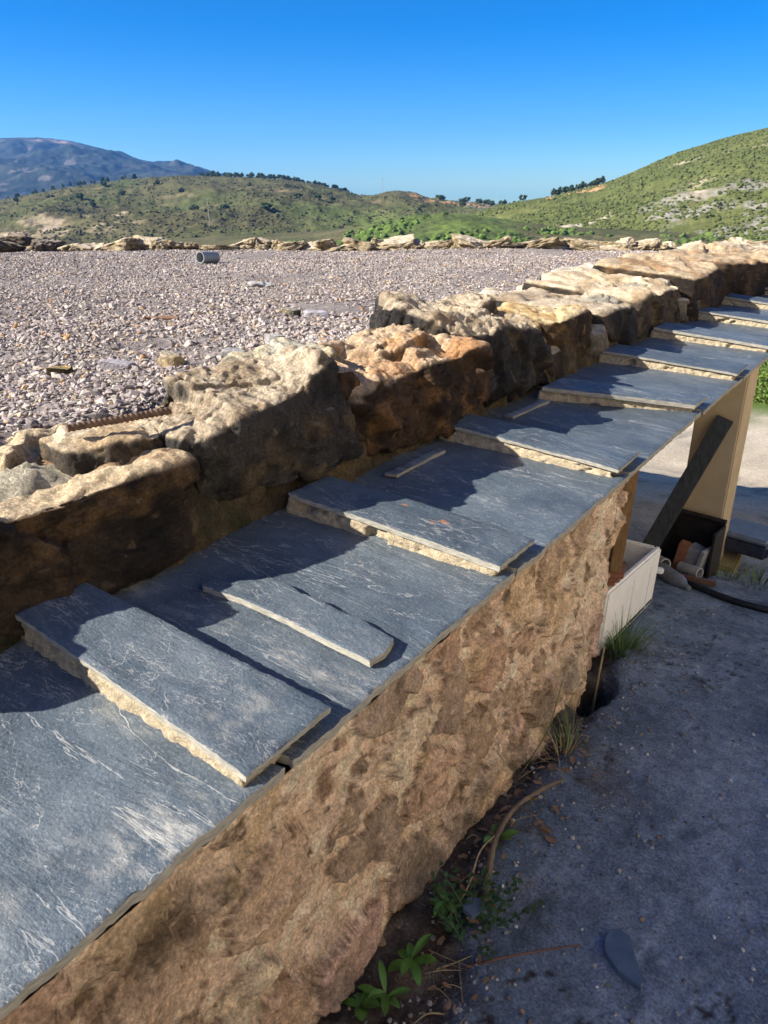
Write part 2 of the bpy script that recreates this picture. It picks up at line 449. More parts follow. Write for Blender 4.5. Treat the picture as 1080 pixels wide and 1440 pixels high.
scrub, saz, stt = patch('scrub_hill', prof_scrub, 720, 235, -26, -95, -12, 900, 170, 3, 9, 2.2, col_scrub)
prof_green = [(-33, -3.2), (-30, -2.4), (-27.5, -1.55), (-25.8, -1.25), (-24, -.92), (-22.5, -.57), (-21, -.22), (-19.85, .09), (-18, .9), (-16, 1.75), (-13.5, 2.5), (-11, 3.07), (-8, 3.7), (0, 4.6), (15, 5), (30, 4.5), (45, 3)]
green, gaz, gtt = patch('green_hill', prof_green, 460, 190, -21, -33, 45, 800, 170, 8, 5, 1.3, col_green)
def col_meadow(P, az, t, e):
    c = mixc((.13, .18, .045), (.09, .115, .04), sstep(-.15, .25, fbm(P * .06, 5, .6, 81)))
    c = mixc(c, (.06, .085, .03), sstep(.1, .3, fbm(P * .11, 4, .6, 83)) * .8)
    return mixc(c, mixc((.085, .088, .040), (.115, .105, .055), sstep(-.2, .2, fbm(P * .05, 5, .6, 85))), np.maximum(sstep(-35.5, -38, az), sstep(-27, -24, az)))
prof_mead = [(-50, -4.5), (-40, -3.6), (-37, -3.0), (-34, -2.3), (-31, -1.95), (-29, -2.0), (-26.5, -2.4), (-23, -2.9), (-15, -3.1), (0, -3.4), (10, -4.2)]
mead, maz, mtt = patch('meadow_knoll', prof_mead, 250, 110, -18, -50, 10, 420, 90, 13, 1.5, 1.0, col_meadow)

def blobs(P, size, colr, sub=1, jit=.28, squash=.75, seed=1):
    rg = np.random.default_rng(seed); V0, F0 = ico(sub); n = len(P); k = len(V0)
    V = V0[None] * (1 + rg.uniform(-jit, jit, (n, k, 1)))
    an = rg.uniform(0, 6.283, n); ca, sa = np.cos(an), np.sin(an)
    x = V[..., 0] * ca[:, None] - V[..., 1] * sa[:, None]; y = V[..., 0] * sa[:, None] + V[..., 1] * ca[:, None]
    V = np.stack([x, y, V[..., 2] * squash], -1) * size[:, None, None] + P[:, None, :]
    C = np.repeat(colr[:, None, :], k, 1) * rg.uniform(.75, 1.25, (n, k, 1))
    F = F0[None] + (np.arange(n) * k)[:, None, None]
    return V.reshape(-1, 3), F.reshape(-1, 3), C.reshape(-1, 3)

def scatter(name, G, n, lo, hi, seed, cA, cB, tmax, dens_scale, thr, label):
    rg = np.random.default_rng(seed); na, nt2 = G.shape[:2]
    m = n * 3
    i = rg.uniform(0, na - 1.01, m); j = rg.uniform(0, tmax - 1.01, m)
    P = G[i.astype(int), j.astype(int)] * (1 - (i % 1))[:, None] + G[i.astype(int) + 1, j.astype(int)] * (i % 1)[:, None]
    f = fbm(P * dens_scale, 4, .6, seed)
    P = P[f > thr][:n]; n = len(P)
    s = rg.uniform(lo, hi, n) * rg.uniform(.6, 1.2, n); P = P + np.stack([rg.normal(0, .4, n), rg.normal(0, .4, n), s * .15], 1)
    t = rg.uniform(0, 1, n); c = mixc(cA, cB, t)
    V, F, C = blobs(P, s, c, 1, .3, .7, seed)
    return link(name, mesh_np(name, V, F, M['bush'], C, smooth=False))

def vis(G, az, a0, a1):
    k = (az >= a0) & (az <= a1); return G[k]
o = scatter('scrub', vis(scrub, saz, -66, -22), 11000, .4, .95, 91, (.078, .074, .036), (.100, .094, .044), 168, .012, -.12, ''); tag(o, 'low olive scrub covering the rounded hill beyond the terrace', 'scrub', kind='stuff')
o = scatter('shrubbery', vis(green, gaz, -30, -4), 15000, .3, .85, 92, (.080, .098, .030), (.108, .124, .040), 168, .03, -.12, ''); tag(o, 'green bushes dotted thickly over the steep slope at right', 'shrubbery', kind='stuff')
o = scatter('undergrowth', vis(mead, maz, -42, -6), 1800, .4, 1.2, 93, (.05, .075, .025), (.11, .17, .035), 88, .05, .0, ''); tag(o, 'bright green undergrowth on the low knoll in the valley', 'undergrowth', kind='stuff')

# trees on the hills: each its own object, a few shared shapes
def tree_mesh(seed, pine=True):
    rg = np.random.default_rng(seed)
    n = 34
    if pine:
        h = rg.uniform(.25, 1, n); rad = (1.05 - h) * .42 + .05; an = rg.uniform(0, 6.283, n); q = rg.uniform(.2, 1, n) ** .5
        P = np.stack([np.cos(an) * rad * q, np.sin(an) * rad * q, h], 1); s = rg.uniform(.09, .17, n)
    else:
        d = rg.normal(size=(n, 3)); d /= np.linalg.norm(d, axis=1)[:, None]; d *= rg.uniform(.3, 1, n)[:, None] ** .4
        P = d * np.array([.52, .52, .36]) + [0, 0, .55]; s = rg.uniform(.12, .22, n)
    c = mixc((.018, .032, .014), (.045, .065, .025), rg.uniform(0, 1, n))
    V, F, C = blobs(P, s, c, 1, .35, .8, seed)
    # trunk
    k = 6; ring = np.array([[math.cos(6.283 * j / k), math.sin(6.283 * j / k), 0] for j in range(k)])
    T = np.concatenate([ring * .035 + [0, 0, -.12], ring * .02 + [0, 0, .5]]); b = len(V)
    TF = np.array([[b + j, b + (j + 1) % k, b + k + (j + 1) % k] for j in range(k)] + [[b + j, b + k + (j + 1) % k, b + k + j] for j in range(k)])
    V = np.concatenate([V, T]); F = np.concatenate([F, TF]); C = np.concatenate([C, np.tile((.06, .045, .03), (2 * k, 1))])
    return mesh_np('tree', V, F, M['bush'], C, smooth=False)
pines = [tree_mesh(s) for s in (201, 202, 203)]; rounds = [tree_mesh(s, False) for s in (211, 212, 213)]

def put_tree(nm, me, G, az, a, ti, h, label, cat, group):
    i = int(np.argmin(np.abs(az - a))); p = G[i, ti]
    o = link(nm, me, None, (p[0], p[1], p[2] - h * .03)); o.scale = (h * random.uniform(.9, 1.2), h * random.uniform(.9, 1.2), h); o.rotation_euler.z = random.uniform(0, 6.28)
    tag(o, label, cat, group)
for k in range(150):
    a = -47.5 + 10.3 * random.random()
    put_tree('pine_tree', random.choice(rounds + rounds + pines), scrub, saz, a, 169 - random.choice((0, 0, 1, 2, 4, 7, 10)), random.uniform(1.8, 3.4) * (1.15 if fbm(np.array([[a * 1.3, 0, 0]]), 2)[0] > 0 else .75), 'tiny dark pine in the tree line along the crest of the scrub hill', 'pine tree', 'pines along the crest of the scrub hill')
for k in range(26):
    a = -59.5 + 8 * random.random() ** 1.3
    put_tree('pine_tree', random.choice(pines), scrub, saz, a, 168 - random.choice((0, 1, 3)), random.uniform(2.6, 4.4), 'tiny pine on the left shoulder of the scrub hill below the mountain', 'pine tree', 'pines on the left shoulder of the scrub hill')
for (a, t, h) in [(-57, 110, 6), (-55.2, 95, 6.5), (-53.6, 118, 6), (-52.5, 105, 5.5), (-50.2, 112, 5.5), (-48.7, 96, 5), (-44.2, 128, 5), (-46, 70, 6), (-41, 88, 7), (-39.6, 84, 6), (-54.5, 84, 5), (-59, 120, 5), (-43.2, 60, 6), (-48, 62, 6), (-38.7, 92, 6)]:
    put_tree('oak_tree', random.choice(rounds), scrub, saz, a, t, h * .62, 'small round dark tree standing alone on the scrub hillside', 'tree', 'lone trees on the scrub hillside')
for k in range(22):
    a = -23.6 + 3.2 * (k / 21) + random.uniform(-.06, .06)
    put_tree('pine_tree', random.choice(pines + rounds), green, gaz, a, 168 - random.choice((0, 2, 3)), random.uniform(2, 3.8), 'tiny dark tree on the ridge above the orange cutting', 'tree', 'trees on the ridge above the orange cutting')
put_tree('oak_tree', rounds[1], green, gaz, -25.6, 166, 3.6, 'round dark tree alone on the saddle between the two hills', 'tree', None)
for k in range(16):
    put_tree('oak_tree', random.choice(rounds), scrub, saz, -33 + 7 * random.random(), random.randint(135, 167), random.uniform(3, 5), 'tiny dark tree by the quarry in the saddle', 'tree', 'trees by the quarry in the saddle')
M['pole'] = m_plain('weathered_pole', (.22, .2, .18), (.34, .32, .29), 8, .8)
for a, t, h, nm in ((-47.05, 40, 11, 'grey utility pole low on the scrub hill above the far wall'), (-35.2, 166, 12, 'tiny utility pole on the dip of the skyline between hills')):
    i = int(np.argmin(np.abs(saz - a))); p = scrub[i, t]
    b = MB(); b.tube([(0, 0, -1), (0, 0, h)], [.16, .11], 8); b.box((0, 0, h - .9), (1.8, .14, .16), Matrix.Rotation(math.radians(-a), 3, 'Z'), .02)
    o = b.build('utility_pole', M['pole']); o.location = p; tag(o, label=nm, cat='utility pole')

# ================================================================== HAZE
hz = MB(); hz.box((-1900, 1750, 100), (4600, 4300, 330), None, 0)
m = bpy.data.materials.new('haze'); m.use_nodes = True; t = m.node_tree; t.nodes.remove(t.nodes['Principled BSDF'])
pv = t.nodes.new('ShaderNodeVolumePrincipled'); pv.inputs['Color'].default_value = (.16, .44, 1, 1); pv.inputs['Density'].default_value = 1.15e-4; pv.inputs['Anisotropy'].default_value = .2
t.links.new(pv.outputs[0], t.nodes['Material Output'].inputs['Volume'])
HAZE = True
if HAZE:
    o = hz.build('haze', m, smooth=False); tag(o, 'thin blue air haze over the valley', 'haze', kind='stuff')
exec_parts = True

# ================================================================== TERRACE OF GRAVEL
FAR = np.array([(-9.4, 2.4), (-8.2, 3.5), (-6.6, 5.0), (-5.4, 5.95), (-4.5, 6.65), (-3.6, 7.25), (-2.4, 7.95), (-1.5, 8.45)])
def gravel_z(x, y):
    P = np.stack([x, y, 0 * x], 1)
    return .20 - .07 * sstep(-1.70, -1.54, x) + .065 * np.exp(-((x + 1.5) / .9) ** 2) * (1 - sstep(1.5, 4, y)) + .030 * fbm(P * .9, 4, .5, 101) + .010 * fbm(P * 5, 4, .6, 103)
nu, nv = 230, 230
u = np.linspace(0, 1, nu); v = np.linspace(0, 1, nv) ** 1.5
d = np.r_[0, np.cumsum(np.linalg.norm(np.diff(FAR, axis=0), axis=1))]; d /= d[-1]
F2 = np.stack([np.interp(u, d, FAR[:, 0]), np.interp(u, d, FAR[:, 1])], 1); F1 = np.stack([np.full(nu, -1.54), np.linspace(-2.5, 8.4, nu)], 1)
XY = F1[:, None] * (1 - v)[None, :, None] + F2[:, None] * v[None, :, None]
x, y = XY[..., 0].ravel(), XY[..., 1].ravel()
P = np.stack([x, y, gravel_z(x, y)], 1)
c = mixc((.31, .27, .25), (.42, .37, .335), sstep(-.3, .3, fbm(P * 3, 6, .65, 105)))
c = mixc(c, (.20, .18, .185), sstep(.05, .4, fbm(P * 16, 5, .7, 106)) * .8)
tag(link('gravel_terrace', mesh_np('gravel_terrace', P, grid_faces(nu, nv), M['gravel_bed'], c)), kind='structure')

def in_terrace(x, y):
    yy = np.interp(x, FAR[:, 0], FAR[:, 1]); return (x < -1.545) & (y < yy - .05) & (x > -9)
def in_view(x, y, z, m=.12):
    c_, s_ = math.cos(TH), math.sin(TH); cy, sy = math.cos(YAW), math.sin(YAW)
    dz = z - CAM_Z; r = x * cy + y * sy; f = -x * sy + y * cy; fw = f * c_ - dz * s_
    return (fw > .2) & (np.abs(r / np.maximum(fw, .01)) < .5 + m), fw
rg = np.random.default_rng(77)
PAL = np.array([(.36, .32, .305), (.29, .25, .245), (.43, .385, .355), (.52, .47, .41), (.235, .205, .20), (.16, .14, .135), (.42, .33, .23), (.43, .27, .14), (.50, .46, .41), (.35, .32, .28)])
PW = np.array([.24, .20, .15, .05, .14, .06, .07, .02, .02, .07]); PW /= PW.sum()
Vs, Fs, Cs = [], [], []; off = 0
for n, sub, lo, hi, dmin, dmax in ((44000, 1, .0032, .0100, 0, 3.1), (3600, 1, .010, .018, 0, 4.5), (80000, 0, .0052, .0138, 2.9, 12)):
    x = np.concatenate([rg.uniform(-9, -1.54, n * 14)]); y = rg.uniform(-2, 8.4, n * 14)
    k = in_terrace(x, y); x, y = x[k], y[k]; z = gravel_z(x, y); ok, fw = in_view(x, y, z, .55); dd = np.hypot(x, y); k = ok & (dd > dmin) & (dd < dmax)
    dens = fbm(np.stack([x, y, 0 * x], 1) * 1.1, 4, .5, 107) + .25 * np.exp(-((x + 1.5) / .8) ** 2); k &= (rg.uniform(0, 1, len(x)) < .52 + 1.3 * dens)
    x, y, z = x[k][:n], y[k][:n], z[k][:n]; m_ = len(x)
    s = lo + (hi - lo) * rg.uniform(0, 1, m_) ** 2.2
    if sub == 0:
        V0 = np.array([(1, 0, 0), (-1, 0, 0), (0, 1, 0), (0, -1, 0), (0, 0, 1), (0, 0, -1.)]); F0 = np.array([(0, 2, 4), (2, 1, 4), (1, 3, 4), (3, 0, 4), (2, 0, 5), (1, 2, 5), (3, 1, 5), (0, 3, 5)])
    else: V0, F0 = ico(1)
    kk = len(V0)
    V = V0[None] + rg.uniform(-.30, .30, (m_, kk, 3))
    V *= np.stack([rg.uniform(.8, 1.6, m_), rg.uniform(.6, 1.1, m_), rg.uniform(.35, .8, m_)], 1)[:, None]
    an = rg.uniform(0, 6.283, m_); ti = rg.normal(0, .35, m_)
    ca, sa, ct, st = np.cos(an)[:, None], np.sin(an)[:, None], np.cos(ti)[:, None], np.sin(ti)[:, None]
    X_ = V[..., 0] * ct + V[..., 2] * st; Z_ = -V[..., 0] * st + V[..., 2] * ct; Y_ = V[..., 1]
    V = np.stack([X_ * ca - Y_ * sa, X_ * sa + Y_ * ca, Z_], -1) * s[:, None, None] + np.stack([x, y, z + s * .22], 1)[:, None]
    ci = rg.choice(len(PAL), m_, p=PW); C = np.repeat((PAL[ci] * np.array([.90, .88, .86]) * rg.uniform(.8, 1.2, (m_, 1)))[:, None], kk, 1)
    Vs.append(V.reshape(-1, 3)); Cs.append(C.reshape(-1, 3)); Fs.append((F0[None] + (np.arange(m_) * kk)[:, None, None]).reshape(-1, 3) + off); off += m_ * kk
o = link('gravel', mesh_np('gravel', np.concatenate(Vs), np.concatenate(Fs), M['stone'], np.concatenate(Cs), smooth=False))
tag(o, 'loose grey and lilac gravel spread over the terrace', 'gravel', kind='stuff')

# ================================================================== ROCKS
PALS = {  # dark, mid, warm, pale
    'brown': ((.020, .015, .012), (.066, .045, .028), (.135, .082, .038), (.46, .36, .23)),
    'grey': ((.022, .020, .020), (.066, .060, .055), (.12, .088, .052), (.46, .38, .27)),
    'rust': ((.026, .017, .012), (.088, .052, .030), (.20, .105, .042), (.46, .34, .22)),
    'ochre': ((.07, .045, .018), (.30, .18, .055), (.56, .36, .08), (.64, .50, .24)),
    'pale': ((.10, .085, .065), (.30, .26, .19), (.42, .33, .20), (.58, .52, .42)),
    'lichen': ((.07, .065, .05), (.22, .20, .15), (.32, .27, .17), (.44, .42, .33)),
    'ochrebrown': ((.035, .022, .012), (.13, .08, .036), (.32, .20, .07), (.56, .44, .25)),
    'palebrown': ((.03, .025, .02), (.10, .08, .058), (.20, .145, .08), (.55, .45, .31)),
    'far': ((.20, .15, .09), (.48, .39, .25), (.58, .44, .24), (.70, .62, .48)),
    'fardark': ((.05, .04, .035), (.13, .11, .09), (.24, .17, .10), (.36, .32, .26)),
}
def relax(d, F, n, k):
    cnt = np.maximum(np.bincount(F.ravel(), minlength=n), 1)
    for _ in range(k):
        m = d[F].mean(1); d = np.bincount(F.ravel(), np.repeat(m, F.shape[1]), n) / cnt
    return d
def rock(y0, y1, xf, xb, z0, z1, seed, pal='brown', sub=6, lean=.22, tilt=(.10, 0.0), yaw=0.0, cham=7, amp=1.0, topw=.85, chr_=(.66, .92)):
    rg = np.random.default_rng(seed)
    a, b, h = (xf - xb) / 2, (y1 - y0) / 2, (z1 - z0) / 2
    cen = np.array([(xf + xb) / 2, (y0 + y1) / 2, (z0 + z1) / 2])
    V, F = ico(sub)
    D = V * np.array([a, b, h]); D /= np.linalg.norm(D, axis=1)[:, None]
    pl = []
    def add(n, f=1.0):
        n = np.array(n, float); n /= np.linalg.norm(n); pl.append((n, f * (abs(n[0]) * a + abs(n[1]) * b + abs(n[2]) * h)))
    add((1, rg.normal(0, .10), lean), .93); add((-1, 0, .2)); add((rg.normal(0, .12), 1, rg.normal(0, .12)), .96); add((rg.normal(0, .12), -1, rg.normal(0, .12)), .96)
    n = np.array((tilt[0], tilt[1], 1.)); n /= np.linalg.norm(n); pl.append((n, n[2] * h * .94)); add((0, 0, -1))
    for _ in range(cham):
        n = rg.choice([-1, 1], 3) * rg.uniform(.25, 1, 3) / np.array([a, b, h]) * min(a, b, h)
        add(n, rg.uniform(*chr_))
    s = sum(np.power(np.maximum(D @ n, 0) / d_, 16) for n, d_ in pl)
    P = D * np.power(np.maximum(s, 1e-30), -1 / 16)[:, None]
    cy, sy = math.cos(yaw), math.sin(yaw)
    P = np.stack([P[:, 0] * cy - P[:, 1] * sy, P[:, 0] * sy + P[:, 1] * cy, P[:, 2]], 1) + cen
    N = vnormals(P, F); sc = min(1.0, (a + b + h) / .6) * amp
    ax = rg.normal(size=3); ax /= np.linalg.norm(ax); Q = P + seed * 3.7
    Nb = N.copy()
    W = Q + .012 * np.stack([fbm(Q * 9, 3, .5, seed + 1), fbm(Q * 9 + 5, 3, .5, seed + 2), fbm(Q * 9 + 11, 3, .5, seed + 3)], 1)
    B_ = np.array([[1.0, .25, -.1], [-.2, 1.25, .3], [.1, -.3, .8]]) if seed % 2 else np.array([[.9, -.3, .2], [.35, .8, .1], [-.2, .15, 1.4]])
    P = P + N * relax(sc * (.012 * fbm(Q * 4, 4, .5, seed) + .034 * facet(W @ B_ * 3.9, seed) + .011 * facet(W @ B_ * 10, seed + 5) - .008), F, len(P), 2 if sub > 6 else 1)[:, None]
    N = vnormals(P, F); Ns = N.copy()
    P = P + N * (sc * (.0046 * facet(W @ B_ * 31, seed + 6) + .0042 * fbm(Q * 30, 4, .6, seed + 11) + .0018 * fbm(Q * 90, 3, .6, seed + 13, True)))[:, None]
    N = vnormals(P, F)
    dk, md, wm, pa = [np.array(q) for q in PALS[pal]]
    n1, n2, n3 = fbm(Q * 5, 6, .6, seed + 20), fbm(Q * 8, 6, .62, seed + 21), fbm(Q * 24, 5, .65, seed + 22)
    c = mixc(dk, md, sstep(-.28, .25, n1)); c = mixc(c, wm, sstep(.02, .34, n2)); c = mixc(c, pa, sstep(.22, .55, n3) * .34); c = mixc(c, (.018, .016, .013), sstep(.2, .45, fbm(Q * 40, 4, .65, seed + 31)) * .6)
    c = mixc(c, dk * .8, sstep(.15, .40, fbm(Q * 17, 5, .65, seed + 23)) * .8)
    c = c * .74  # rock faces darkened in colour as if shaded; tops are laid over below
    up = sstep(.52, .88, .6 * Nb[:, 2] + .4 * Ns[:, 2] + .22 * n2) * topw                      # weathered, lichen-grown tops, with sunlit paleness painted in
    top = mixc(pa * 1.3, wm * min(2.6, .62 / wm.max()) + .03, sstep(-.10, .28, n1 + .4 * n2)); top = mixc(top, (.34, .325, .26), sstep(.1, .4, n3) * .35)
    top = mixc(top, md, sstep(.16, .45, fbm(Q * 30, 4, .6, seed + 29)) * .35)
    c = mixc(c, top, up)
    return P, F, c

pw = empty('parapet_wall', (-1.4, 3.5, .04)); tag(pw, 'rough boulder parapet along the back of the slate coping', 'stone wall')
PW0 = np.array(pw.location)
# rubble and mortar core
prof = np.array([(-1.215, -.01), (-1.225, .04), (-1.240, .11), (-1.268, .165), (-1.305, .21), (-1.35, .24), (-1.405, .258), (-1.47, .262), (-1.54, .245), (-1.62, .19), (-1.72, .12), (-1.74, 0)])
t_ = np.linspace(0, 1, 70); pd = np.r_[0, np.cumsum(np.linalg.norm(np.diff(prof, axis=0), axis=1))]; pd /= pd[-1]
px, pz = np.interp(t_, pd, prof[:, 0]), np.interp(t_, pd, prof[:, 1])
ys = np.concatenate([np.linspace(-.8, 3.2, 330), np.linspace(3.22, 8.5, 170)])
Yg, _ = np.meshgrid(ys, t_, indexing='ij'); V = np.stack([np.tile(px, len(ys)), Yg.ravel(), np.tile(pz, len(ys))], 1)
F = grid_faces(len(ys), 70); N = -vnormals(V, F); N *= np.sign((N * np.array([1, 0, .5])).sum(1).mean())
V = V + N * (.028 * fbm(V * 5, 5, .55, 131) + .016 * facet(V * 9, 134) + .010 * fbm(V * 26, 5, .65, 133) - .006)[:, None]
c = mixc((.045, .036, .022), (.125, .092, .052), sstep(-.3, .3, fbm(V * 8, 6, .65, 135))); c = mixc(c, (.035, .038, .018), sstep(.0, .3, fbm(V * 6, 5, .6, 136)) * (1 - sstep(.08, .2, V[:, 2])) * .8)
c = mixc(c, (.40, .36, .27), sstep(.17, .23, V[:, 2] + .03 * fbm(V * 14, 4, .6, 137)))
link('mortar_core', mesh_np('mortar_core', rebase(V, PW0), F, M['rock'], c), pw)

ROCKS = [
    dict(y0=-.66, y1=.30, xf=-1.25, xb=-1.74, z0=.03, z1=.29, seed=301, pal='brown', sub=5, tilt=(.05, 0)),
    dict(y0=.22, y1=1.00, xf=-1.235, xb=-1.66, z0=.05, z1=.290, seed=302, pal='brown', sub=7, topw=.95, tilt=(.04, .06), lean=.18, cham=4, chr_=(.82, .96), amp=1.0),
    dict(y0=1.06, y1=1.60, xf=-1.245, xb=-1.54, z0=.10, z1=.346, seed=303, pal='grey', sub=7, topw=.85, tilt=(.10, -.16), lean=.20, cham=8, chr_=(.80, .95), amp=1.0),
    dict(y0=1.595, y1=1.725, xf=-1.275, xb=-1.42, z0=.20, z1=.345, seed=304, pal='rust', sub=5, lean=.1),
    dict(y0=1.48, y1=1.80, xf=-1.40, xb=-1.64, z0=.18, z1=.375, seed=305, pal='lichen', sub=6, lean=.6, cham=9, amp=1.0),
    dict(y0=1.73, y1=2.30, xf=-1.235, xb=-1.58, z0=.03, z1=.335, seed=306, pal='rust', sub=7, lean=.2, tilt=(.15, -.05), cham=6, chr_=(.75, .95)),
    dict(y0=2.27, y1=2.83, xf=-1.24, xb=-1.66, z0=.04, z1=.385, seed=307, pal='grey', sub=7, lean=.35, tilt=(.22, .05), cham=7, chr_=(.8, .95)),
    dict(y0=2.22, y1=2.38, xf=-1.205, xb=-1.36, z0=.10, z1=.23, seed=308, pal='rust', sub=5),
    dict(y0=2.78, y1=3.14, xf=-1.36, xb=-1.74, z0=.06, z1=.295, seed=309, pal='ochre', sub=6, tilt=(.15, .05), cham=4),
    dict(y0=2.90, y1=3.08, xf=-1.24, xb=-1.45, z0=.03, z1=.18, seed=320, pal='brown', sub=5),
    dict(y0=3.05, y1=3.46, xf=-1.26, xb=-1.60, z0=.05, z1=.300, seed=310, amp=.72, pal='ochrebrown', sub=6, lean=.15, cham=8),
    dict(y0=3.40, y1=3.62, xf=-1.22, xb=-1.45, z0=.02, z1=.20, seed=311, pal='pale', sub=5, topw=.5),
    dict(y0=.86, y1=1.13, xf=-1.325, xb=-1.52, z0=.14, z1=.308, seed=321, pal='palebrown', sub=6, tilt=(.02, -.03), cham=12, amp=.8, chr_=(.6, .9)),
    dict(y0=3.50, y1=4.22, xf=-1.25, xb=-1.85, z0=.03, z1=.265, seed=312, amp=.72, pal='grey', sub=6, tilt=(.05, .05), cham=5),
    dict(y0=4.10, y1=4.88, xf=-1.24, xb=-1.9, z0=.03, z1=.29, seed=313, amp=.72, pal='palebrown', sub=6, lean=.2, cham=6, tilt=(.1, 0)),
    dict(y0=4.78, y1=5.08, xf=-1.21, xb=-1.5, z0=.02, z1=.19, seed=314, pal='pale', sub=5),
    dict(y0=4.92, y1=5.98, xf=-1.23, xb=-1.85, z0=.02, z1=.33, seed=315, amp=.72, pal='brown', sub=6, lean=.15, tilt=(.1, 0), cham=5),
    dict(y0=5.85, y1=7.12, xf=-1.21, xb=-1.8, z0=.02, z1=.33, seed=316, amp=.72, pal='brown', sub=6, lean=.05, tilt=(.1, 0), cham=5),
    dict(y0=7.0, y1=8.4, xf=-1.20, xb=-1.75, z0=.02, z1=.29, seed=317, amp=.72, pal='grey', sub=6, lean=.05, tilt=(0, 0)),
    dict(y0=4.0, y1=4.5, xf=-1.85, xb=-2.25, z0=.14, z1=.225, seed=318, pal='pale', sub=5),
    dict(y0=5.2, y1=6.0, xf=-1.85, xb=-2.25, z0=.14, z1=.23, seed=319, pal='pale', sub=5),
]
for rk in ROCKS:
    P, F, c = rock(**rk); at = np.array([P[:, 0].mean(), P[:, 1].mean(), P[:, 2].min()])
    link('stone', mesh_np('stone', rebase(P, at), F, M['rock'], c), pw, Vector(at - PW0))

# low wall of rubble at the far edge
fw = empty('rubble_wall', (-4.5, 6.65, .18)); tag(fw, 'low wall of pale ochre rubble along the far edge of the gravel', 'stone wall')
protos = []
for k in range(9):
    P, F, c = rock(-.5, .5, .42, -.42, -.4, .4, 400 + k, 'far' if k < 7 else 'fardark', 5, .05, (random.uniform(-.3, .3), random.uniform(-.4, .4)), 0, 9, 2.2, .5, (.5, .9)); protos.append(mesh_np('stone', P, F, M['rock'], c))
L = np.r_[0, np.cumsum(np.linalg.norm(np.diff(FAR, axis=0), axis=1))]; s = 0.35
while s < L[-1] - .05:
    ln = random.uniform(.10, .34); q = s + ln / 2
    x, y = np.interp(q, L, FAR[:, 0]), np.interp(q, L, FAR[:, 1]); x2, y2 = np.interp(q + .1, L, FAR[:, 0]), np.interp(q + .1, L, FAR[:, 1])
    dark = x < -7.0
    h = random.uniform(.07, .155) * (1 if x < -3.6 else .8)
    for lay in range(2):
        if lay and random.random() < .55: continue
        o = link('stone', random.choice(protos[7:] if (dark or random.random() < .06) else protos[:7]), fw)
        o.location = Vector((x + random.uniform(-.05, .05), y + random.uniform(-.05, .05) + lay * .1, .17 + h * .42 + lay * h * .30)) - fw.location
        o.rotation_euler = (random.uniform(-.35, .35), random.uniform(-.3, .3), math.atan2(y2 - y, x2 - x) - math.pi / 2 + random.uniform(-.35, .35) + (math.pi if random.random() < .5 else 0))
        o.scale = (random.uniform(.2, .34), ln * random.uniform(.85, 1.2), h)
    s += ln * .72

# house under the terrace
hs_ = empty('house', (-4, 1, -2.6)); tag(hs_, 'house carrying the gravel terrace as its flat roof', 'house')
M['render'] = m_plain('beige_render', (.43, .34, .215), (.52, .42, .27), 7, .9, .15, bs=.4, bd=.004)
M['concrete'] = m_plain('raw_concrete', (.26, .25, .23), (.38, .36, .32), 9, .9, .15, bs=.5, bd=.006)
b = MB()
bot = [(-1.36, -2.4)] + [(-1.36, 8.3)] + [(float(p[0]), float(p[1]) + .02) for p in FAR[::-1]] + [(-9.4, -2.4)]
n_ = len(bot); b.faces([(p[0], p[1], .10) for p in bot] + [(p[0], p[1], -.14) for p in bot], [list(range(n_)), list(range(2 * n_ - 1, n_ - 1, -1))] + [[i, (i + 1) % n_, n_ + (i + 1) % n_, n_ + i] for i in range(n_)])
b.build('roof_slab', M['concrete'], hs_, (-4, 1, -2.6), smooth=False)
b = MB(); b.box((-4.9, .95, -1.75), (7.1, 6.5, 3.2), None, .01); b.build('wall', M['render'], hs_, (-4, 1, -2.6), smooth=False)

# loose stones on the gravel
def loose(x, y, sx, sy, sz, seed, pal, label, rz=0.3, nm='loose_stone', amp=.8):
    sx, sy, sz = sx * .72, sy * .72, sz * .8
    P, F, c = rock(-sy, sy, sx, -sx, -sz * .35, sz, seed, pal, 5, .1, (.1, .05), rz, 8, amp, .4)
    zz = float(gravel_z(np.array([x]), np.array([y]))[0])
    o = link(nm, mesh_np(nm, P, F, M['rock'], c), None, (x, y, zz + .004)); tag(o, label, 'stone')
PALS['white'] = ((.36, .34, .32), (.46, .44, .42), (.50, .47, .43), (.52, .50, .48))
PALS['lilac'] = ((.30, .28, .31), (.42, .39, .42), (.50, .47, .48), (.58, .55, .55))
PALS['rusty'] = ((.09, .045, .03), (.20, .11, .07), (.28, .15, .08), (.34, .24, .16))
loose(-2.17, 1.56, .075, .05, .030, 501, 'lilac', 'flat lilac grey stone on the gravel behind the rusty bar', .5)
loose(-2.05, 1.68, .055, .05, .050, 502, 'far', 'cream and rust stone on the gravel beside the flat lilac stone', .2)
loose(-3.54, 3.68, .10, .16, .018, 503, 'white', 'flat white slab of stone lying alone mid gravel', .9)
loose(-2.50, 2.80, .055, .045, .045, 504, 'lichen', 'rounded grey stone on the gravel behind the lichened rock', .1)
loose(-2.38, 2.83, .075, .055, .03, 505, 'lilac', 'pale flat stone next to the rounded grey stone', .8)
loose(-2.98, 2.42, .035, .11, .02, 506, 'rusty', 'dark reddish sliver of stone in the middle of the gravel', -.9)
loose(-1.93, 1.86, .05, .04, .035, 507, 'white', 'white stone at the back edge of the ochre topped boulder', .4)
loose(-2.02, 2.16, .045, .045, .04, 508, 'white', 'small white stone on gravel left of the lichened rock', 1.1)
loose(-2.25, 1.40, .05, .035, .03, 509, 'ochre', 'yellowish stone on the gravel near the flat lilac stone', .7)
loose(-2.0, 3.15, .05, .035, .045, 510, 'fardark', 'dark grey upright stone on the gravel behind the tallest boulder', .2)

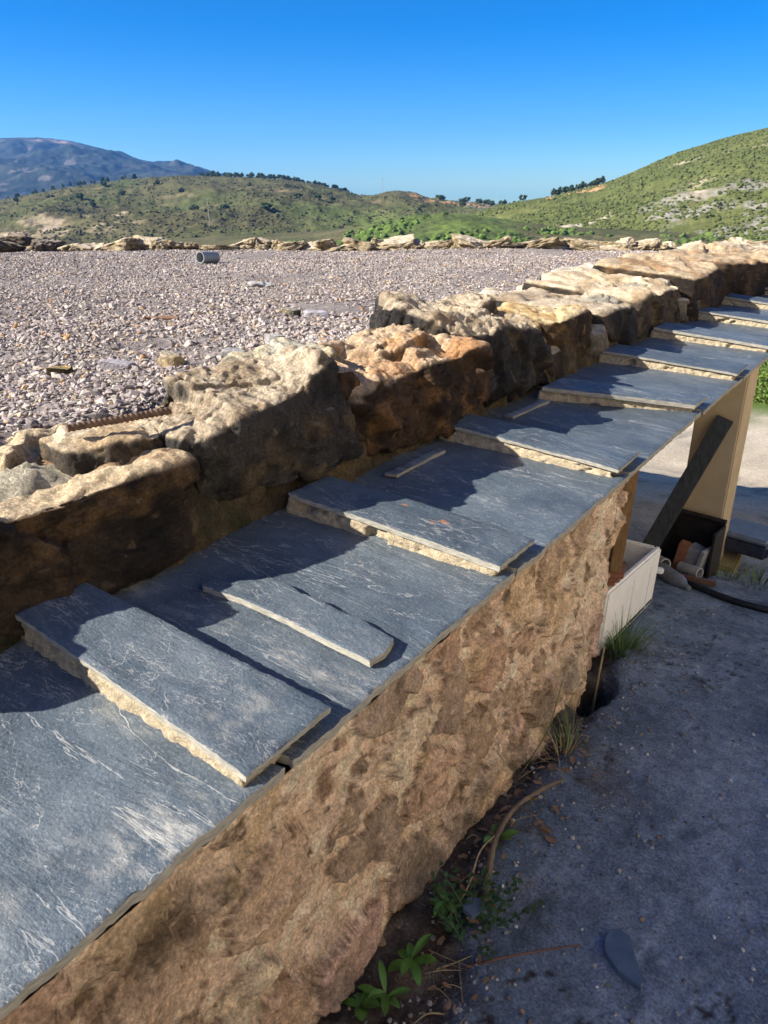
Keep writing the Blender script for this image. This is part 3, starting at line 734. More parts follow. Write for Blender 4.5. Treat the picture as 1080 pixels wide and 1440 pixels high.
# grey plastic pipe stub lying on the gravel
M['pvc'] = m_plain('grey_plastic', (.20, .215, .22), (.26, .275, .28), 30, .45, .4, bs=.1, bd=.001)
def pipe(name, p0, p1, ro, ri, mat, n=28, parent=None):
    b = MB(); p0, p1 = Vector(p0), Vector(p1); t = (p1 - p0).normalized(); a = t.orthogonal().normalized(); c_ = t.cross(a)
    rg_ = [[b.bm.verts.new(p + (a * math.cos(6.28318 * k / n) + c_ * math.sin(6.28318 * k / n)) * r) for k in range(n)] for p, r in ((p0, ri), (p0, ro), (p1, ro), (p1, ri))]
    for i in range(4):
        A_, B_ = rg_[i], rg_[(i + 1) % 4]
        for k in range(n): b.bm.faces.new((A_[k], A_[(k + 1) % n], B_[(k + 1) % n], B_[k]))
    return b.build(name, mat, parent, tuple((p0 + p1) / 2), angle=40)
gz_ = .21
o = pipe('drain_pipe', (-4.92, 4.44, gz_ + .040), (-4.93, 4.62, gz_ + .028), .046, .040, M['pvc']); tag(o, 'short stub of grey plastic pipe lying on the far gravel', 'pipe')

# ribbed rusty bar set into the parapet
M['rust'] = m_plain('rusty_steel', (.060, .040, .030), (.19, .125, .09), 60, .9, .2, .15, bs=.6, bd=.002)
p0, p1 = Vector((-1.425, .88, .330)), Vector((-1.355, 1.095, .330)); b = MB(); pts = []; rad = []
for i in range(141):
    t = i / 140; pts.append(p0.lerp(p1, t)); rad.append(.0075 + (.0016 if (i % 7) in (0, 1, 2) else 0))
b.tube(pts, rad, 16); o = b.build('reinforcing_bar', M['rust'], None, tuple(p0), angle=60); tag(o, 'rusty ribbed steel bar lying in mortar between the two nearest boulders', 'steel bar')

# ================================================================== SLATES
def zc(x): return (-.634 - np.asarray(x)) * .066
def slab(name, cs, zf, th, res, seed, parent=None, at=(0, 0, 0), chip=.003, cleft=.0018, colf=None, mats=None):
    """cs: back-near, back-far, front-far, front-near (x, y); zf(x, y) = height of the top"""
    cs = np.array(cs, float)
    nu = max(6, int(np.linalg.norm(cs[3] - cs[0]) / res)); nv = max(5, int(np.linalg.norm(cs[1] - cs[0]) / res))
    U, W = np.meshgrid(np.linspace(0, 1, nu), np.linspace(0, 1, nv), indexing='ij'); u, w_ = U.ravel(), W.ravel()
    xy = (cs[0] * ((1 - u) * (1 - w_))[:, None] + cs[1] * ((1 - u) * w_)[:, None] + cs[2] * (u * w_)[:, None] + cs[3] * (u * (1 - w_))[:, None])
    lu, lw = np.linalg.norm(cs[3] - cs[0]), np.linalg.norm(cs[1] - cs[0])
    Q = np.stack([xy[:, 0], xy[:, 1], np.full(len(u), seed * 1.7)], 1)
    eu = (cs[3] - cs[0]) / lu; ew = (cs[1] - cs[0]) / lw
    n1 = fbm(Q * 14, 4, .6, seed) + .55 * np.minimum(fbm(Q * 45, 3, .6, seed + 1), 0) * 2
    for dist, dirv in ((u * lu, eu), ((1 - u) * lu, -eu), (w_ * lw, ew), ((1 - w_) * lw, -ew)):
        xy = xy + dirv[None] * (chip * (.6 - n1) * np.exp(-dist / .012))[:, None]
    x, y = xy[:, 0], xy[:, 1]
    edge = np.minimum(np.minimum(u, 1 - u) * lu, np.minimum(w_, 1 - w_) * lw)
    Qa = np.stack([x * .6, y * 1.3, np.full(len(u), seed * 1.7)], 1)
    s1 = fbm(Qa * 6, 5, .55, seed + 5) * 6
    z = zf(x, y) + cleft * (np.floor(s1) + sstep(.6, 1, s1 - np.floor(s1))) * .55 + cleft * .5 * fbm(Q * 28, 4, .6, seed + 6)
    z -= .0022 * np.exp(-edge / .003) * (1 + .9 * fbm(Q * 40, 3, .6, seed + 7))
    top = np.stack([x, y, z], 1); F = grid_faces(nu, nv)
    lid = np.arange(nu * nv).reshape(nu, nv)
    loop = np.concatenate([lid[:, 0], lid[-1, 1:], lid[::-1, -1][1:], lid[0, ::-1][1:-1]]); n = len(loop)
    V = [top]; rows = [loop]; k = nu * nv; ctr = cs.mean(0)
    for r, dz in enumerate((.34, .68, 1.0)):
        ring = top[loop].copy(); ring[:, 2] = zf(ring[:, 0], ring[:, 1]) - th * dz
        o2 = ring[:, :2] - ctr; o2 /= np.linalg.norm(o2, axis=1)[:, None]
        ring[:, :2] += o2 * (.0022 * fbm(np.stack([ring[:, 0] * 40, ring[:, 1] * 40, np.full(n, r * 3.3)], 1), 3, .6, seed + 8) - .0012 * r)[:, None]
        V.append(ring); rows.append(np.arange(k, k + n)); k += n
    sides = []
    for a_, b_ in zip(rows, rows[1:]): sides.append(np.stack([a_, np.roll(a_, -1), np.roll(b_, -1), b_], 1))
    V.append(np.array([[ctr[0], ctr[1], float(zf(ctr[0], ctr[1])) - th]])); bt = np.stack([rows[-1], np.roll(rows[-1], -1), np.full(n, k)], 1)
    V = np.concatenate(V); sides = np.concatenate(sides)
    # orientation: make the top face up
    if np.cross(top[F[0, 1]] - top[F[0, 0]], top[F[0, 2]] - top[F[0, 0]])[2] < 0: F = F[:, ::-1]
    if np.dot(np.cross(V[sides[0, 1]] - V[sides[0, 0]], V[sides[0, 2]] - V[sides[0, 0]])[:2], V[sides[0, 0], :2] - ctr) < 0: sides = sides[:, ::-1]; 
    if np.cross(V[bt[0, 1]] - V[bt[0, 0]], V[bt[0, 2]] - V[bt[0, 0]])[2] > 0: bt = bt[:, ::-1]
    col = np.tile((0, 0, .5), (len(V), 1)).astype(float); col[:, 2] = .5 + .12 * math.sin(seed * 2.3)
    if colf is not None: col = colf(V, col)
    mi = np.concatenate([np.zeros(len(F)), np.ones(len(sides)), np.zeros(len(bt))])
    me = mesh_np(name, rebase(V, at), [F, sides, bt], mats or [M['slate'], M['slate_edge']], col, True, mi)
    me.set_sharp_from_angle(angle=math.radians(38))
    o = link(name, me, parent)
    if parent is None: o.location = at
    return o

def mortar(name, cs, zb, zt, seed, parent, at):
    """a rough bed between the base and a raised slate; zb/zt: functions"""
    cs = np.array(cs, float)
    # walk round the outline, several rows high
    pts = []
    for i in range(4):
        a, b = cs[i], cs[(i + 1) % 4]; n = max(4, int(np.linalg.norm(b - a) / .006))
        pts += [a + (b - a) * k / n for k in range(n)]
    pts = np.array(pts); n = len(pts); nr = 11; ctr = cs.mean(0); o2 = pts - ctr
    nrm = np.zeros_like(pts); d_ = np.roll(pts, -1, 0) - np.roll(pts, 1, 0); nrm[:, 0] = d_[:, 1]; nrm[:, 1] = -d_[:, 0]; nrm /= np.linalg.norm(nrm, axis=1)[:, None]
    if (nrm * o2).sum() < 0: nrm = -nrm
    V = []
    for r in range(nr):
        t = r / (nr - 1); zl = zb(pts[:, 0], pts[:, 1]) - .004; zh = zt(pts[:, 0], pts[:, 1]); z = zl + (zh - zl) * t
        Q = np.stack([pts[:, 0], pts[:, 1], z + seed], 1)
        off = .006 * fbm(Q * 22, 4, .6, seed) + .0045 * fbm(Q * 75, 4, .65, seed + 1) + .004 * (1 - t) - .007 * sstep(.72, 1, t) * (1 + fbm(Q * 30, 3, .6, seed + 2))
        off -= .020 * sstep(.26, .42, fbm(np.stack([pts[:, 0] * 11, pts[:, 1] * 11, z * 16], 1), 3, .5, seed + 4)); off += .003 * facet(Q * 40, seed + 6)
        V.append(np.concatenate([pts + nrm * off[:, None], z[:, None]], 1))
    V = np.concatenate(V); i = np.arange(n); F = []
    for r in range(nr - 1): F.append(np.stack([r * n + i, r * n + (i + 1) % n, (r + 1) * n + (i + 1) % n, (r + 1) * n + i], 1))
    F = np.concatenate(F)
    if np.dot(np.cross(V[F[0, 1]] - V[F[0, 0]], V[F[0, 2]] - V[F[0, 0]])[:2], nrm[0]) < 0: F = F[:, ::-1]
    link(name, mesh_np(name, rebase(V, at), F, M['mortar']), parent)

# raised strips: near y at back / front, far y at back / front, height of the top above the base at back / front
RS = [(.588, .578, .738, .772, -1.215, -.642, .062, .034), (1.305, 1.358, 1.463, 1.540, -1.21, -.645, .060, .034), (2.045, 2.108, 2.207, 2.310, -1.215, -.646, .056, .034),
      (2.690, 2.962, 2.885, 3.125, -1.16, -.652, .054, .034), (3.46, 3.60, 3.66, 3.845, -1.21, -.642, .056, .034), (4.22, 4.34, 4.42, 4.58, -1.21, -.645, .056, .034),
      (4.98, 5.08, 5.18, 5.32, -1.21, -.645, .056, .034), (5.72, 5.82, 5.92, 6.06, -1.2, -.645, .056, .034), (6.46, 6.56, 6.66, 6.80, -1.2, -.645, .056, .034), (7.22, 7.30, 7.42, 7.54, -1.2, -.645, .056, .034)]
ORD = ['first', 'second', 'third', 'fourth', 'fifth', 'sixth', 'seventh', 'eighth', 'ninth', 'tenth']
LB = ['nearest raised slate slab on a thick crumbling mortar bed', 'raised slate slab with orange stains, second from the near end', 'raised slate slab directly above the wooden prop, third from the near end']
for k, (yn0, yn1, yf0, yf1, xb, xf, hb, hf) in enumerate(RS):
    def zt(x, y, xb=xb, xf=xf, hb=hb, hf=hf):
        t = (np.asarray(x) - xf) / (xb - xf); return zc(x) + hf + (hb - hf) * np.clip(t, 0, 1.2) ** .8
    at = (xf, (yn1 + yf1) / 2, 0.01); th = .0145 + .003 * math.sin(k * 2.7)
    r = empty('raised_slate', at); tag(r, LB[k] if k < 3 else 'raised slate slab on pale mortar, %s from the near end of the coping' % ORD[k], 'slate slab', 'raised slates along the coping')
    def colf(V, col, k=k):
        n = fbm(V * 9, 5, .65, 600 + k)
        if k == 0:
            col[:, 0] = .75 * np.exp(-(((V[:, 0] + .75) / .06) ** 2 + ((V[:, 1] - .66) / .07) ** 2)) * sstep(-.2, .2, n)
        if k == 1:
            for (ox, oy, s_) in ((-.845, 1.452, .016), (-.862, 1.425, .012), (-.96, 1.455, .011)):
                col[:, 1] += .9 * sstep(.9, .3, np.hypot((V[:, 0] - ox) * 1.0, (V[:, 1] - oy) * 2.0) / s_ + .5 * fbm(V * 90, 3, .6, 5))
            col[:, 1] = np.clip(col[:, 1], 0, 1)
        return col
    slab('slate', [(xb, yn0), (xb, yf0), (xf, yf1), (xf, yn1)], zt, th, .006 if k < 3 else .012, 610 + k, r, at, .0035, .0018, colf)
    mortar('mortar_bed', [(xb - .01, yn0 + .010), (xb - .01, yf0 - .01), (xf - .026, yf1 - .012), (xf - .020, yn1 + .011)], lambda x, y: zc(x), lambda x, y, zt=zt, th=th: zt(x, y) - th + .001, 630 + k, r, at)

J = [-.62, .663, 1.425, 2.19, 3.03, 3.72, 4.46, 5.2, 5.95, 6.7, 7.48, 8.4]
BL = ['large pale dusty slate of the coping at the bottom left corner', 'base slate carrying the broken slate piece, between the first two raised slabs', 'base slate between the second and third raised slabs']
for k in range(len(J) - 1):
    y0, y1 = J[k] + .004, J[k + 1] - .004; at = (-.634, (y0 + y1) / 2, 0)
    sk = .0 if k == 0 else -.05
    def colf(V, col, k=k):
        n = fbm(V * 5, 6, .65, 650 + k)
        if k == 0:
            col[:, 0] = np.clip(.95 * np.exp(-(((V[:, 0] + .69) / .055) ** 2 + ((V[:, 1] - .47) / .075) ** 2)) * sstep(-.25, .1, n) + .9 * sstep(.30, .12, V[:, 1]) * sstep(-.85, -.72, V[:, 0]) * sstep(-.2, .25, n) + .35 * sstep(-.05, .3, n), 0, 1); col[:, 2] += .36
        if k == 1:
            col[:, 0] = .7 * np.exp(-((V[:, 1] - .86 - .05 * (V[:, 0] + .9)) / .028) ** 2) * sstep(-.3, .1, n); col[:, 2] += .1
        return col
    o = slab('coping_slate', [(-1.29, y0 + sk * (k > 0)), (-1.29, y1 - (.05 if k < 10 else 0)), (-.634 + .002 * ((k * 7) % 3 - 1), y1), (-.634 + .002 * ((k * 7) % 3 - 1), y0)], lambda x, y: zc(x), .021, .007 if k < 3 else .014, 660 + k, None, at, .0075, .0016, colf)
    tag(o, BL[k] if k < 3 else 'base slate of the coping just beyond the %s raised slab from the near end' % ORD[k - 1], 'slate slab', 'base slates of the coping')

# broken piece lying on the base slate
pts = np.array([(-1.11, .936), (-1.095, .915), (-1.0, .930), (-.892, .933), (-.79, .928), (-.683, .927), (-.676, .968), (-.690, 1.012), (-.735, 1.018), (-.777, 1.026), (-.83, 1.021), (-.880, 1.030), (-.925, 1.022), (-.965, 1.034), (-1.012, 1.030), (-1.03, 1.0), (-1.07, .962)])
q = []
for a, b_ in zip(pts, np.roll(pts, -1, 0)):
    for k in range(9): q.append(a + (b_ - a) * k / 9)
q = np.array(q); q += .0035 * np.stack([fbm(np.c_[q * 45, np.full(len(q), 1.)], 3, .6, 701), fbm(np.c_[q * 45, np.full(len(q), 9.)], 3, .6, 702)], 1)
n = len(q); ctr = np.array([-.88, .972]); V = []
for f in (0, .5, .8, .97, 1.0):
    r_ = ctr + (q - ctr) * max(f, .02); V.append(np.c_[r_, zc(r_[:, 0]) + .0165 - (.001 if f == 1 else 0) + .0012 * fbm(np.c_[r_ * 25, 0 * r_[:, :1]], 4, .6, 703)])
V.append(np.c_[q + .0008, zc(q[:, 0]) + .002]); V = np.concatenate(V); i = np.arange(n)
F = np.concatenate([np.stack([k * n + i, k * n + (i + 1) % n, (k + 1) * n + (i + 1) % n, (k + 1) * n + i], 1) for k in range(5)])
cap = np.arange(n)[None, ::1]
if np.cross(V[F[n * 2, 1]] - V[F[n * 2, 0]], V[F[n * 2, 2]] - V[F[n * 2, 0]])[2] < 0: F = F[:, ::-1]
col = np.tile((0.1, 0, .62), (len(V), 1)); mi = np.concatenate([np.zeros(4 * n), np.ones(n), [0]])
me = mesh_np('broken_slate', rebase(V, (-.88, .972, .02)), [F, cap], [M['slate'], M['slate_edge']], col, True, mi); me.set_sharp_from_angle(angle=math.radians(40))
o = link('broken_slate', me, None, (-.88, .972, .02)); tag(o, 'long broken slate piece with a jagged edge lying loose on the base slate', 'slate piece')
def sliver(cs, th, seed, label):
    at = (np.mean([p[0] for p in cs]), np.mean([p[1] for p in cs]), .04)
    o = slab('slate_offcut', cs, lambda x, y: zc(x) + th + .001, th, .006, seed, None, at, .004, .001, lambda V, col: col + np.array([.35, 0, .2])); tag(o, label, 'slate piece')
sliver([(-1.175, 1.665), (-1.165, 1.945), (-1.135, 1.955), (-1.135, 1.68)], .012, 721, 'thin pale slate offcut in shade beyond the orange stained slab')
sliver([(-1.17, 2.40), (-1.15, 2.68), (-1.115, 2.685), (-1.13, 2.40)], .011, 722, 'thin pale slate offcut in shade beyond the third raised slab')

# ================================================================== WALL UNDER THE COPING
nu, nz = 620, 190
u = np.linspace(0, 1, nu); zz = np.linspace(-.98, -.0245, nz)
U, Z = np.meshgrid(u, zz, indexing='ij'); u, z = U.ravel(), Z.ravel()
yend = 2.27 - .05 * sstep(-.12, -.3, z) - .10 * sstep(-.42, -.62, z) - .06 * sstep(-.64, -.72, z) + .035 * fbm(np.c_[z * 9, 0 * z, 0 * z], 4, .6, 801)
yy = np.where(u < .86, -.85 + (yend + .85) * (u / .86), yend)
xx = np.where(u < .86, -.658, -.658 - (u - .86) / .14 * .62)
rc = np.exp(-np.abs(u - .86) / .012); xx = xx - .012 * rc; yy = yy - .010 * rc
V = np.stack([xx, yy, z], 1); F = grid_faces(nu, nz); N = vnormals(V, F)
if N[100, 0] < 0: F = F[:, ::-1]; N = -N
# stones bedded in the wall
rg = np.random.default_rng(812); sd = []
for iy in range(-6, 16):
    for iz in range(6):
        sd.append((iy * .185 + rg.uniform(-.07, .07) + (.09 if iz % 2 else 0), -.06 - iz * .17 + rg.uniform(-.055, .055)))
sd = np.array(sd); L_ = np.where(u < .86, yy, yend + (u - .86) / .14 * .62)
wx = .045 * fbm(V * 7, 4, .6, 813); wz = .045 * fbm(V * 7 + 9, 4, .6, 814)
D2 = np.hypot((L_ + wx)[:, None] - sd[None, :, 0], 1.12 * ((z + wz)[:, None] - sd[None, :, 1]))
o2 = np.argsort(D2, axis=1)[:, :2]; r_ = np.arange(len(z)); f1, f2 = D2[r_, o2[:, 0]], D2[r_, o2[:, 1]]; idx = o2[:, 0]
expo = rg.uniform(0, 1, len(sd)); e_ = expo[idx]
n1 = fbm(V * 9, 5, .6, 815); n2 = fbm(V * 24, 5, .65, 816); n3 = fbm(V * np.array([4, 4, 3]), 4, .55, 817)
stone_m = sstep(.030, .046, f2 - f1 + .045 * n1 + .02 * n2) * sstep(.26, .36, e_ + .35 * n1)
fc = facet(V * np.array([9, 9, 10]) + .25 * np.stack([n1, n2, n1], 1), 831)
disp = .008 * n3 + .009 * stone_m * fc + .008 * stone_m * (.3 + .7 * e_) * (1 + .6 * n1) + .009 * stone_m + (.0075 * n1 + .0065 * n2 + .0042 * fbm(V * 80, 4, .68, 818)) * (1 - .55 * stone_m)
disp -= .006 * sstep(.02, .06, f2 - f1) * (1 - stone_m) * sstep(.3, .5, e_ + .3 * n2); disp -= .014 * sstep(.22, .42, fbm(V * 13, 4, .6, 819)) + .010 * sstep(.03, .005, f2 - f1) * sstep(.1, .4, n1 + e_ * .3)
disp += .013 * sstep(-.5, -.7, z) * (.5 + fbm(V * 5, 4, .6, 820))
ledge = (fbm(V * np.array([6, 6, 10]), 4, .55, 824) * 5); disp += .007 * (np.floor(ledge) + sstep(.75, 1, ledge - np.floor(ledge)))
disp = disp * (1 - .8 * sstep(-.07, -.03, z)) + .010 * sstep(-.06, -.028, z)
V = V + N * disp[:, None]
SC = np.array([(.52, .35, .24), (.46, .30, .20), (.58, .42, .26), (.52, .37, .25), (.42, .30, .20), (.34, .25, .18), (.62, .49, .34), (.56, .37, .285)])
sc = SC[rg.integers(0, len(SC), len(sd))][idx]
mort = mixc((.64, .465, .33), (.80, .61, .45), sstep(-.3, .3, fbm(V * 15, 6, .65, 821)))
c = mixc(mort, sc, stone_m * .95); rim = sstep(.2, .5, stone_m) * sstep(.95, .6, stone_m); c = mixc(c, (.10, .06, .035), rim * .8); c = c * (1 + .22 * stone_m * fc)[:, None]
c = mixc(c, (.15, .09, .05), sstep(.16, .36, fbm(V * np.array([8, 8, 6]), 6, .65, 822)) * .8)
c = mixc(c, (.085, .065, .045), sstep(.3, .45, fbm(V * 16 + 4, 5, .65, 823)) * .7)
c = mixc(c, (.56, .41, .22), sstep(.12, .4, fbm(V * np.array([7, 7, 5]) + 31, 5, .6, 825)) * .6)
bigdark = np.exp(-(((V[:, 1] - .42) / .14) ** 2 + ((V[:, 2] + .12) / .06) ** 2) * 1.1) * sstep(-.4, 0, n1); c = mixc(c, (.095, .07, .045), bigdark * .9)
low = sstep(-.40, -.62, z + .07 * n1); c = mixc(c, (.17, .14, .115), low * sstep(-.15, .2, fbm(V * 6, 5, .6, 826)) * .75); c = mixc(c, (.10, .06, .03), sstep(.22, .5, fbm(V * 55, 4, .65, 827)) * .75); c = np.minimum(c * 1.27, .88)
sw = empty('stone_wall', (-.9, .7, -.64)); tag(sw, 'warm brown rendered stone wall carrying the slate coping beside the lane', 'stone wall')
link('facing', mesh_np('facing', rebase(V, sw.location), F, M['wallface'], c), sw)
b = MB(); b.box((-.985, .70, -.48), (.55, 3.0, .88), None, .01); b.build('core', M['concrete'], sw, tuple(sw.location), smooth=False)

# ================================================================== BENEATH THE FAR COPING
def gnd(x, y): return float(lane_height(np.array([x], float), np.array([y], float))[0][0])
def RX(d): return Matrix.Rotation(math.radians(d), 3, 'X')
def RY(d): return Matrix.Rotation(math.radians(d), 3, 'Y')
def RZ(d): return Matrix.Rotation(math.radians(d), 3, 'Z')

b = MB(); b.box((-1.05, 5.3, -.115), (.42, 6.1, .15), None, .006); o = b.build('lintel_beam', M['concrete'], None, (-1.05, 5.3, -.19)); tag(o, 'concrete lintel carrying the coping slates over the open gap', 'beam')
b = MB(); b.box((-.79, 4.235, -.66), (.225, .25, 1.255), None, .008, 3); o = b.build('pillar', M['render'], None, (-.79, 4.235, -1.28)); tag(o, 'square beige rendered pillar under the far end of the coping', 'pillar')
M['yellowed'] = m_plain('stained_block', (.22, .17, .075), (.36, .29, .14), 9, .9, .1, bs=.6, bd=.006)
b = MB(); b.box((-.745, 4.37, -1.26), (.30, .34, .19), RZ(3), .012); o = b.build('plinth_block', M['yellowed'], None, (-.745, 4.37, -1.35)); tag(o, 'stained yellowish masonry block at the foot of the pillar', 'block')

M['oldwood'] = m_plain('brown_timber', (.16, .095, .045), (.33, .21, .10), 14, .8, .2, bs=.5, bd=.003, stretch=(6, 6, .6))
M['darkwood'] = m_plain('blackened_plank', (.020, .024, .030), (.060, .066, .075), 12, .7, .3, bs=.5, bd=.003, stretch=(6, 6, .6))
p0, p1 = Vector((-.735, 2.49, -.475)), Vector((-.690, 2.385, -.03)); q = (p1 - p0).to_track_quat('Z', 'Y').to_matrix()
b = MB(); b.box((p0 + p1) / 2, (.042, .055, (p1 - p0).length), q, .004); o = b.build('timber_prop', M['oldwood'], None, tuple(p0)); tag(o, 'slim brown timber prop standing under the coping at the wall end', 'timber')
p0, p1 = Vector((-.985, 3.74, -1.08)), Vector((-.748, 4.085, -.30)); d_ = (p1 - p0).normalized(); xax = Vector((1, .1, 0)); yax = d_.cross(xax).normalized(); xax = yax.cross(d_).normalized()
q = Matrix((xax, yax, d_)).transposed()
b = MB(); b.box((p0 + p1) / 2, (.085, .028, (p1 - p0).length), q, .003); o = b.build('plank', M['darkwood'], None, tuple(p0)); tag(o, 'long dark plank leaning against the beige pillar', 'plank')

# black crate with rounded rail against the pillar
M['black'] = m_plain('black_paint', (.010, .009, .009), (.030, .026, .024), 25, .6, .3, bs=.3, bd=.002)
cr = empty('black_crate', (-.80, 4.0, gnd(-.8, 4.0) - .01)); tag(cr, 'black open crate with a round rail at the foot of the pillar', 'crate')
z0 = cr.location.z; R = RZ(-6)
b = MB(); b.box((-.80, 4.085, z0 + .155), (.30, .014, .31), R, .003); b.box((-.945, 4.01, z0 + .13), (.014, .16, .26), R, .003); b.box((-.66, 3.99, z0 + .145), (.014, .16, .29), R, .003); b.box((-.80, 4.0, z0 + .012), (.29, .16, .014), R, .003)
b.build('body', M['black'], cr, tuple(cr.location))
b = MB(); b.tube([(-.95, 4.075, z0 + .315), (-.645, 4.045, z0 + .315)], .014, 14); b.build('rail', M['black'], cr, tuple(cr.location))

# white foam box with pots
M['foam'] = m_plain('white_foam', (.78, .78, .74), (.90, .90, .87), 14, .75, .25, bs=.35, bd=.003)
M['foamdirt'] = M['foam']
fb = empty('foam_box', (-.895, 2.715, -.832)); fb.rotation_euler = (math.radians(-6.8), 0, 0); tag(fb, 'open white foam box of pots and tools behind the wall end', 'box')
b = MB(); Lb, Wb, Hb, tk = .66, .35, .255, .028
b.box((0, 0, tk / 2), (Wb, Lb, tk), None, .005); b.box((Wb / 2 - tk / 2, 0, Hb / 2 + .001), (tk, Lb, Hb), None, .008, 3); b.box((-Wb / 2 + tk / 2, 0, Hb / 2 + .001), (tk, Lb, Hb), None, .008, 3)
b.box((0, Lb / 2 - tk / 2, Hb / 2 + .0005), (Wb - 2 * tk + .004, tk, Hb - .002), None, .005, 3); b.box((0, -Lb / 2 + tk / 2, Hb / 2 + .0005), (Wb - 2 * tk + .004, tk, Hb - .002), None, .005, 3)
for yy_ in (-.02, .21): b.box((Wb / 2 - .001, yy_, Hb * .45), (.008, .010, Hb * .80), None, .003)
o = b.build('shell', M['foam'], fb)
b = MB(); b.box((Wb / 2 - .03, Lb / 2 + .02, Hb * .56), (.10, .035, .022), RZ(8), .005); b.build('broken_lid', M['foam'], fb)
def lathe(name, prof, mat, loc, n=28, parent=None, tilt=(0, 0, 0)):
    b = MB(); rg_ = []
    for r_, z_ in prof: rg_.append([b.bm.verts.new((r_ * math.cos(6.28318 * k / n), r_ * math.sin(6.28318 * k / n), z_)) for k in range(n)])
    for A_, B_ in zip(rg_, rg_[1:]):
        for k in range(n): b.bm.faces.new((A_[k], A_[(k + 1) % n], B_[(k + 1) % n], B_[k]))
    b.bm.faces.new(rg_[0][::-1]); b.bm.faces.new(rg_[-1])
    o = b.build(name, mat, parent); o.location = loc; o.rotation_euler = tilt; return o
M['navy'] = m_plain('dark_blue_plastic', (.014, .020, .038), (.035, .045, .075), 30, .45, .4, bs=.1, bd=.001)
M['terracotta'] = m_plain('terracotta', (.20, .085, .05), (.36, .17, .10), 25, .85, .2, bs=.4, bd=.002)
M['steelgrey'] = m_plain('dull_grey', (.20, .21, .215), (.36, .37, .365), 25, .6, .3, bs=.2, bd=.002)
def potprof(r, h): return [(r * .62, 0), (r * .68, .004), (r * .93, h * .82), (r, h * .83), (r, h), (r * .92, h), (r * .88, h * .8), (r * .6, h * .25)]
o = lathe('plant_pot', potprof(.085, .16), M['navy'], (-.90, 2.56, -.745), tilt=(.35, -.3, 0)); tag(o, 'dark blue empty plant pot lying in the foam box', 'plant pot')
o = lathe('plant_pot', potprof(.075, .13), M['terracotta'], (-.84, 2.50, -.755), tilt=(.1, .1, 0)); tag(o, 'terracotta plant pot in the near end of the foam box', 'plant pot')
o = lathe('plant_pot', potprof(.07, .13), M['black'], (-.93, 2.78, -.78), tilt=(-.2, .2, 0)); tag(o, 'black plant pot in the middle of the foam box', 'plant pot')
for (a, c_, r_, mt, lb) in (((-.90, 2.80, -.79), (-.84, 2.92, -.56), .018, 'terracotta', 'red brown trowel handle sticking out of the foam box'), ((-.93, 2.70, -.79), (-.87, 2.78, -.56), .017, 'navy', 'dark blue trowel handle sticking out of the foam box')):
    b = MB(); a, c_ = Vector(a), Vector(c_); b.tube([a, a.lerp(c_, .3), a.lerp(c_, .7), a.lerp(c_, .95), c_], [r_ * .7, r_ * .8, r_, r_ * 1.05, r_ * .7], 12); o = b.build('garden_trowel', M[mt], None, tuple(a)); tag(o, lb, 'trowel')

# stacked terracotta tiles beside the prop
for k in range(4):
    b = MB(); b.box((0, 0, 0), (.24, .16, .016), None, .003); o = b.build('clay_tile', M['terracotta']); o.location = (-.86 + .012 * k, 2.53 - .01 * k, -.545 + .0175 * k); o.rotation_euler = (math.radians(-7), 0, .25 + .12 * math.sin(k * 2.1))
    tag(o, 'reddish clay tile in the small stack behind the wall end, %s from its bottom' % ORD[k], 'tile', 'clay tiles stacked behind the wall end')
b = MB(); b.box((-.87, 2.52, -.68), (.17, .12, .25), RZ(10), .006); o = b.build('concrete_block', M['concrete'], None, (-.87, 2.52, -.80)); tag(o, 'grey concrete block under the clay tiles behind the wall end', 'block')

# odds and ends before the pillar
M['whiteplastic'] = m_plain('dirty_white_plastic', (.24, .245, .24), (.46, .465, .45), 30, .5, .4, bs=.15, bd=.001)
M['clearplastic'] = m_plain('cloudy_plastic', (.10, .115, .13), (.22, .245, .27), 40, .35, .5, bs=.5, bd=.004)
def onG(x, y, dz): return (x, y, gnd(x, y) + dz)
o = pipe('pipe_offcut', onG(-.905, 3.80, .055), onG(-.845, 3.74, .055), .030, .024, M['whiteplastic']); tag(o, 'short white plastic pipe offcut at the foot of the dark plank', 'pipe')
o = pipe('pipe_offcut', onG(-.80, 3.88, .035), onG(-.690, 3.83, .035), .030, .023, M['whiteplastic']); tag(o, 'longer white plastic pipe offcut in front of the black crate', 'pipe')
o = lathe('plastic_bottle', [(.018, 0), (.036, .006), (.040, .03), (.040, .15), (.034, .175), (.016, .205), (.014, .23), (.004, .235)], M['clearplastic'], onG(-.86, 3.66, .04), tilt=(0, math.radians(90), math.radians(-35))); tag(o, 'cloudy plastic bottle lying by the end of the hose', 'bottle')
b = MB(); b.box(onG(-.815, 3.93, .085), (.055, .06, .17), RY(8), .005); o = b.build('clay_brick', M['terracotta'], None, onG(-.815, 3.93, 0)); tag(o, 'red clay brick standing on end before the black crate', 'brick')
b = MB(); b.box(onG(-.70, 3.93, .085), (.02, .13, .17), RZ(-14) @ RY(10), .004); b.box(onG(-.755, 3.95, .08), (.09, .10, .15), RZ(-14) @ RY(10), .004); o = b.build('paint_tin', M['steelgrey'], None, onG(-.73, 3.93, 0)); tag(o, 'grey rectangular tin with a pale side in front of the black crate', 'tin')
M['redboard'] = m_plain('reddish_board', (.10, .055, .04), (.19, .11, .08), 20, .85, .2, bs=.3, bd=.002)
b = MB(); b.box(onG(-.70, 3.74, .016), (.22, .045, .022), RZ(6) @ RX(-12), .003); o = b.build('batten', M['redboard'], None, onG(-.70, 3.74, 0)); tag(o, 'short reddish brown batten lying on the ground before the pillar', 'batten')
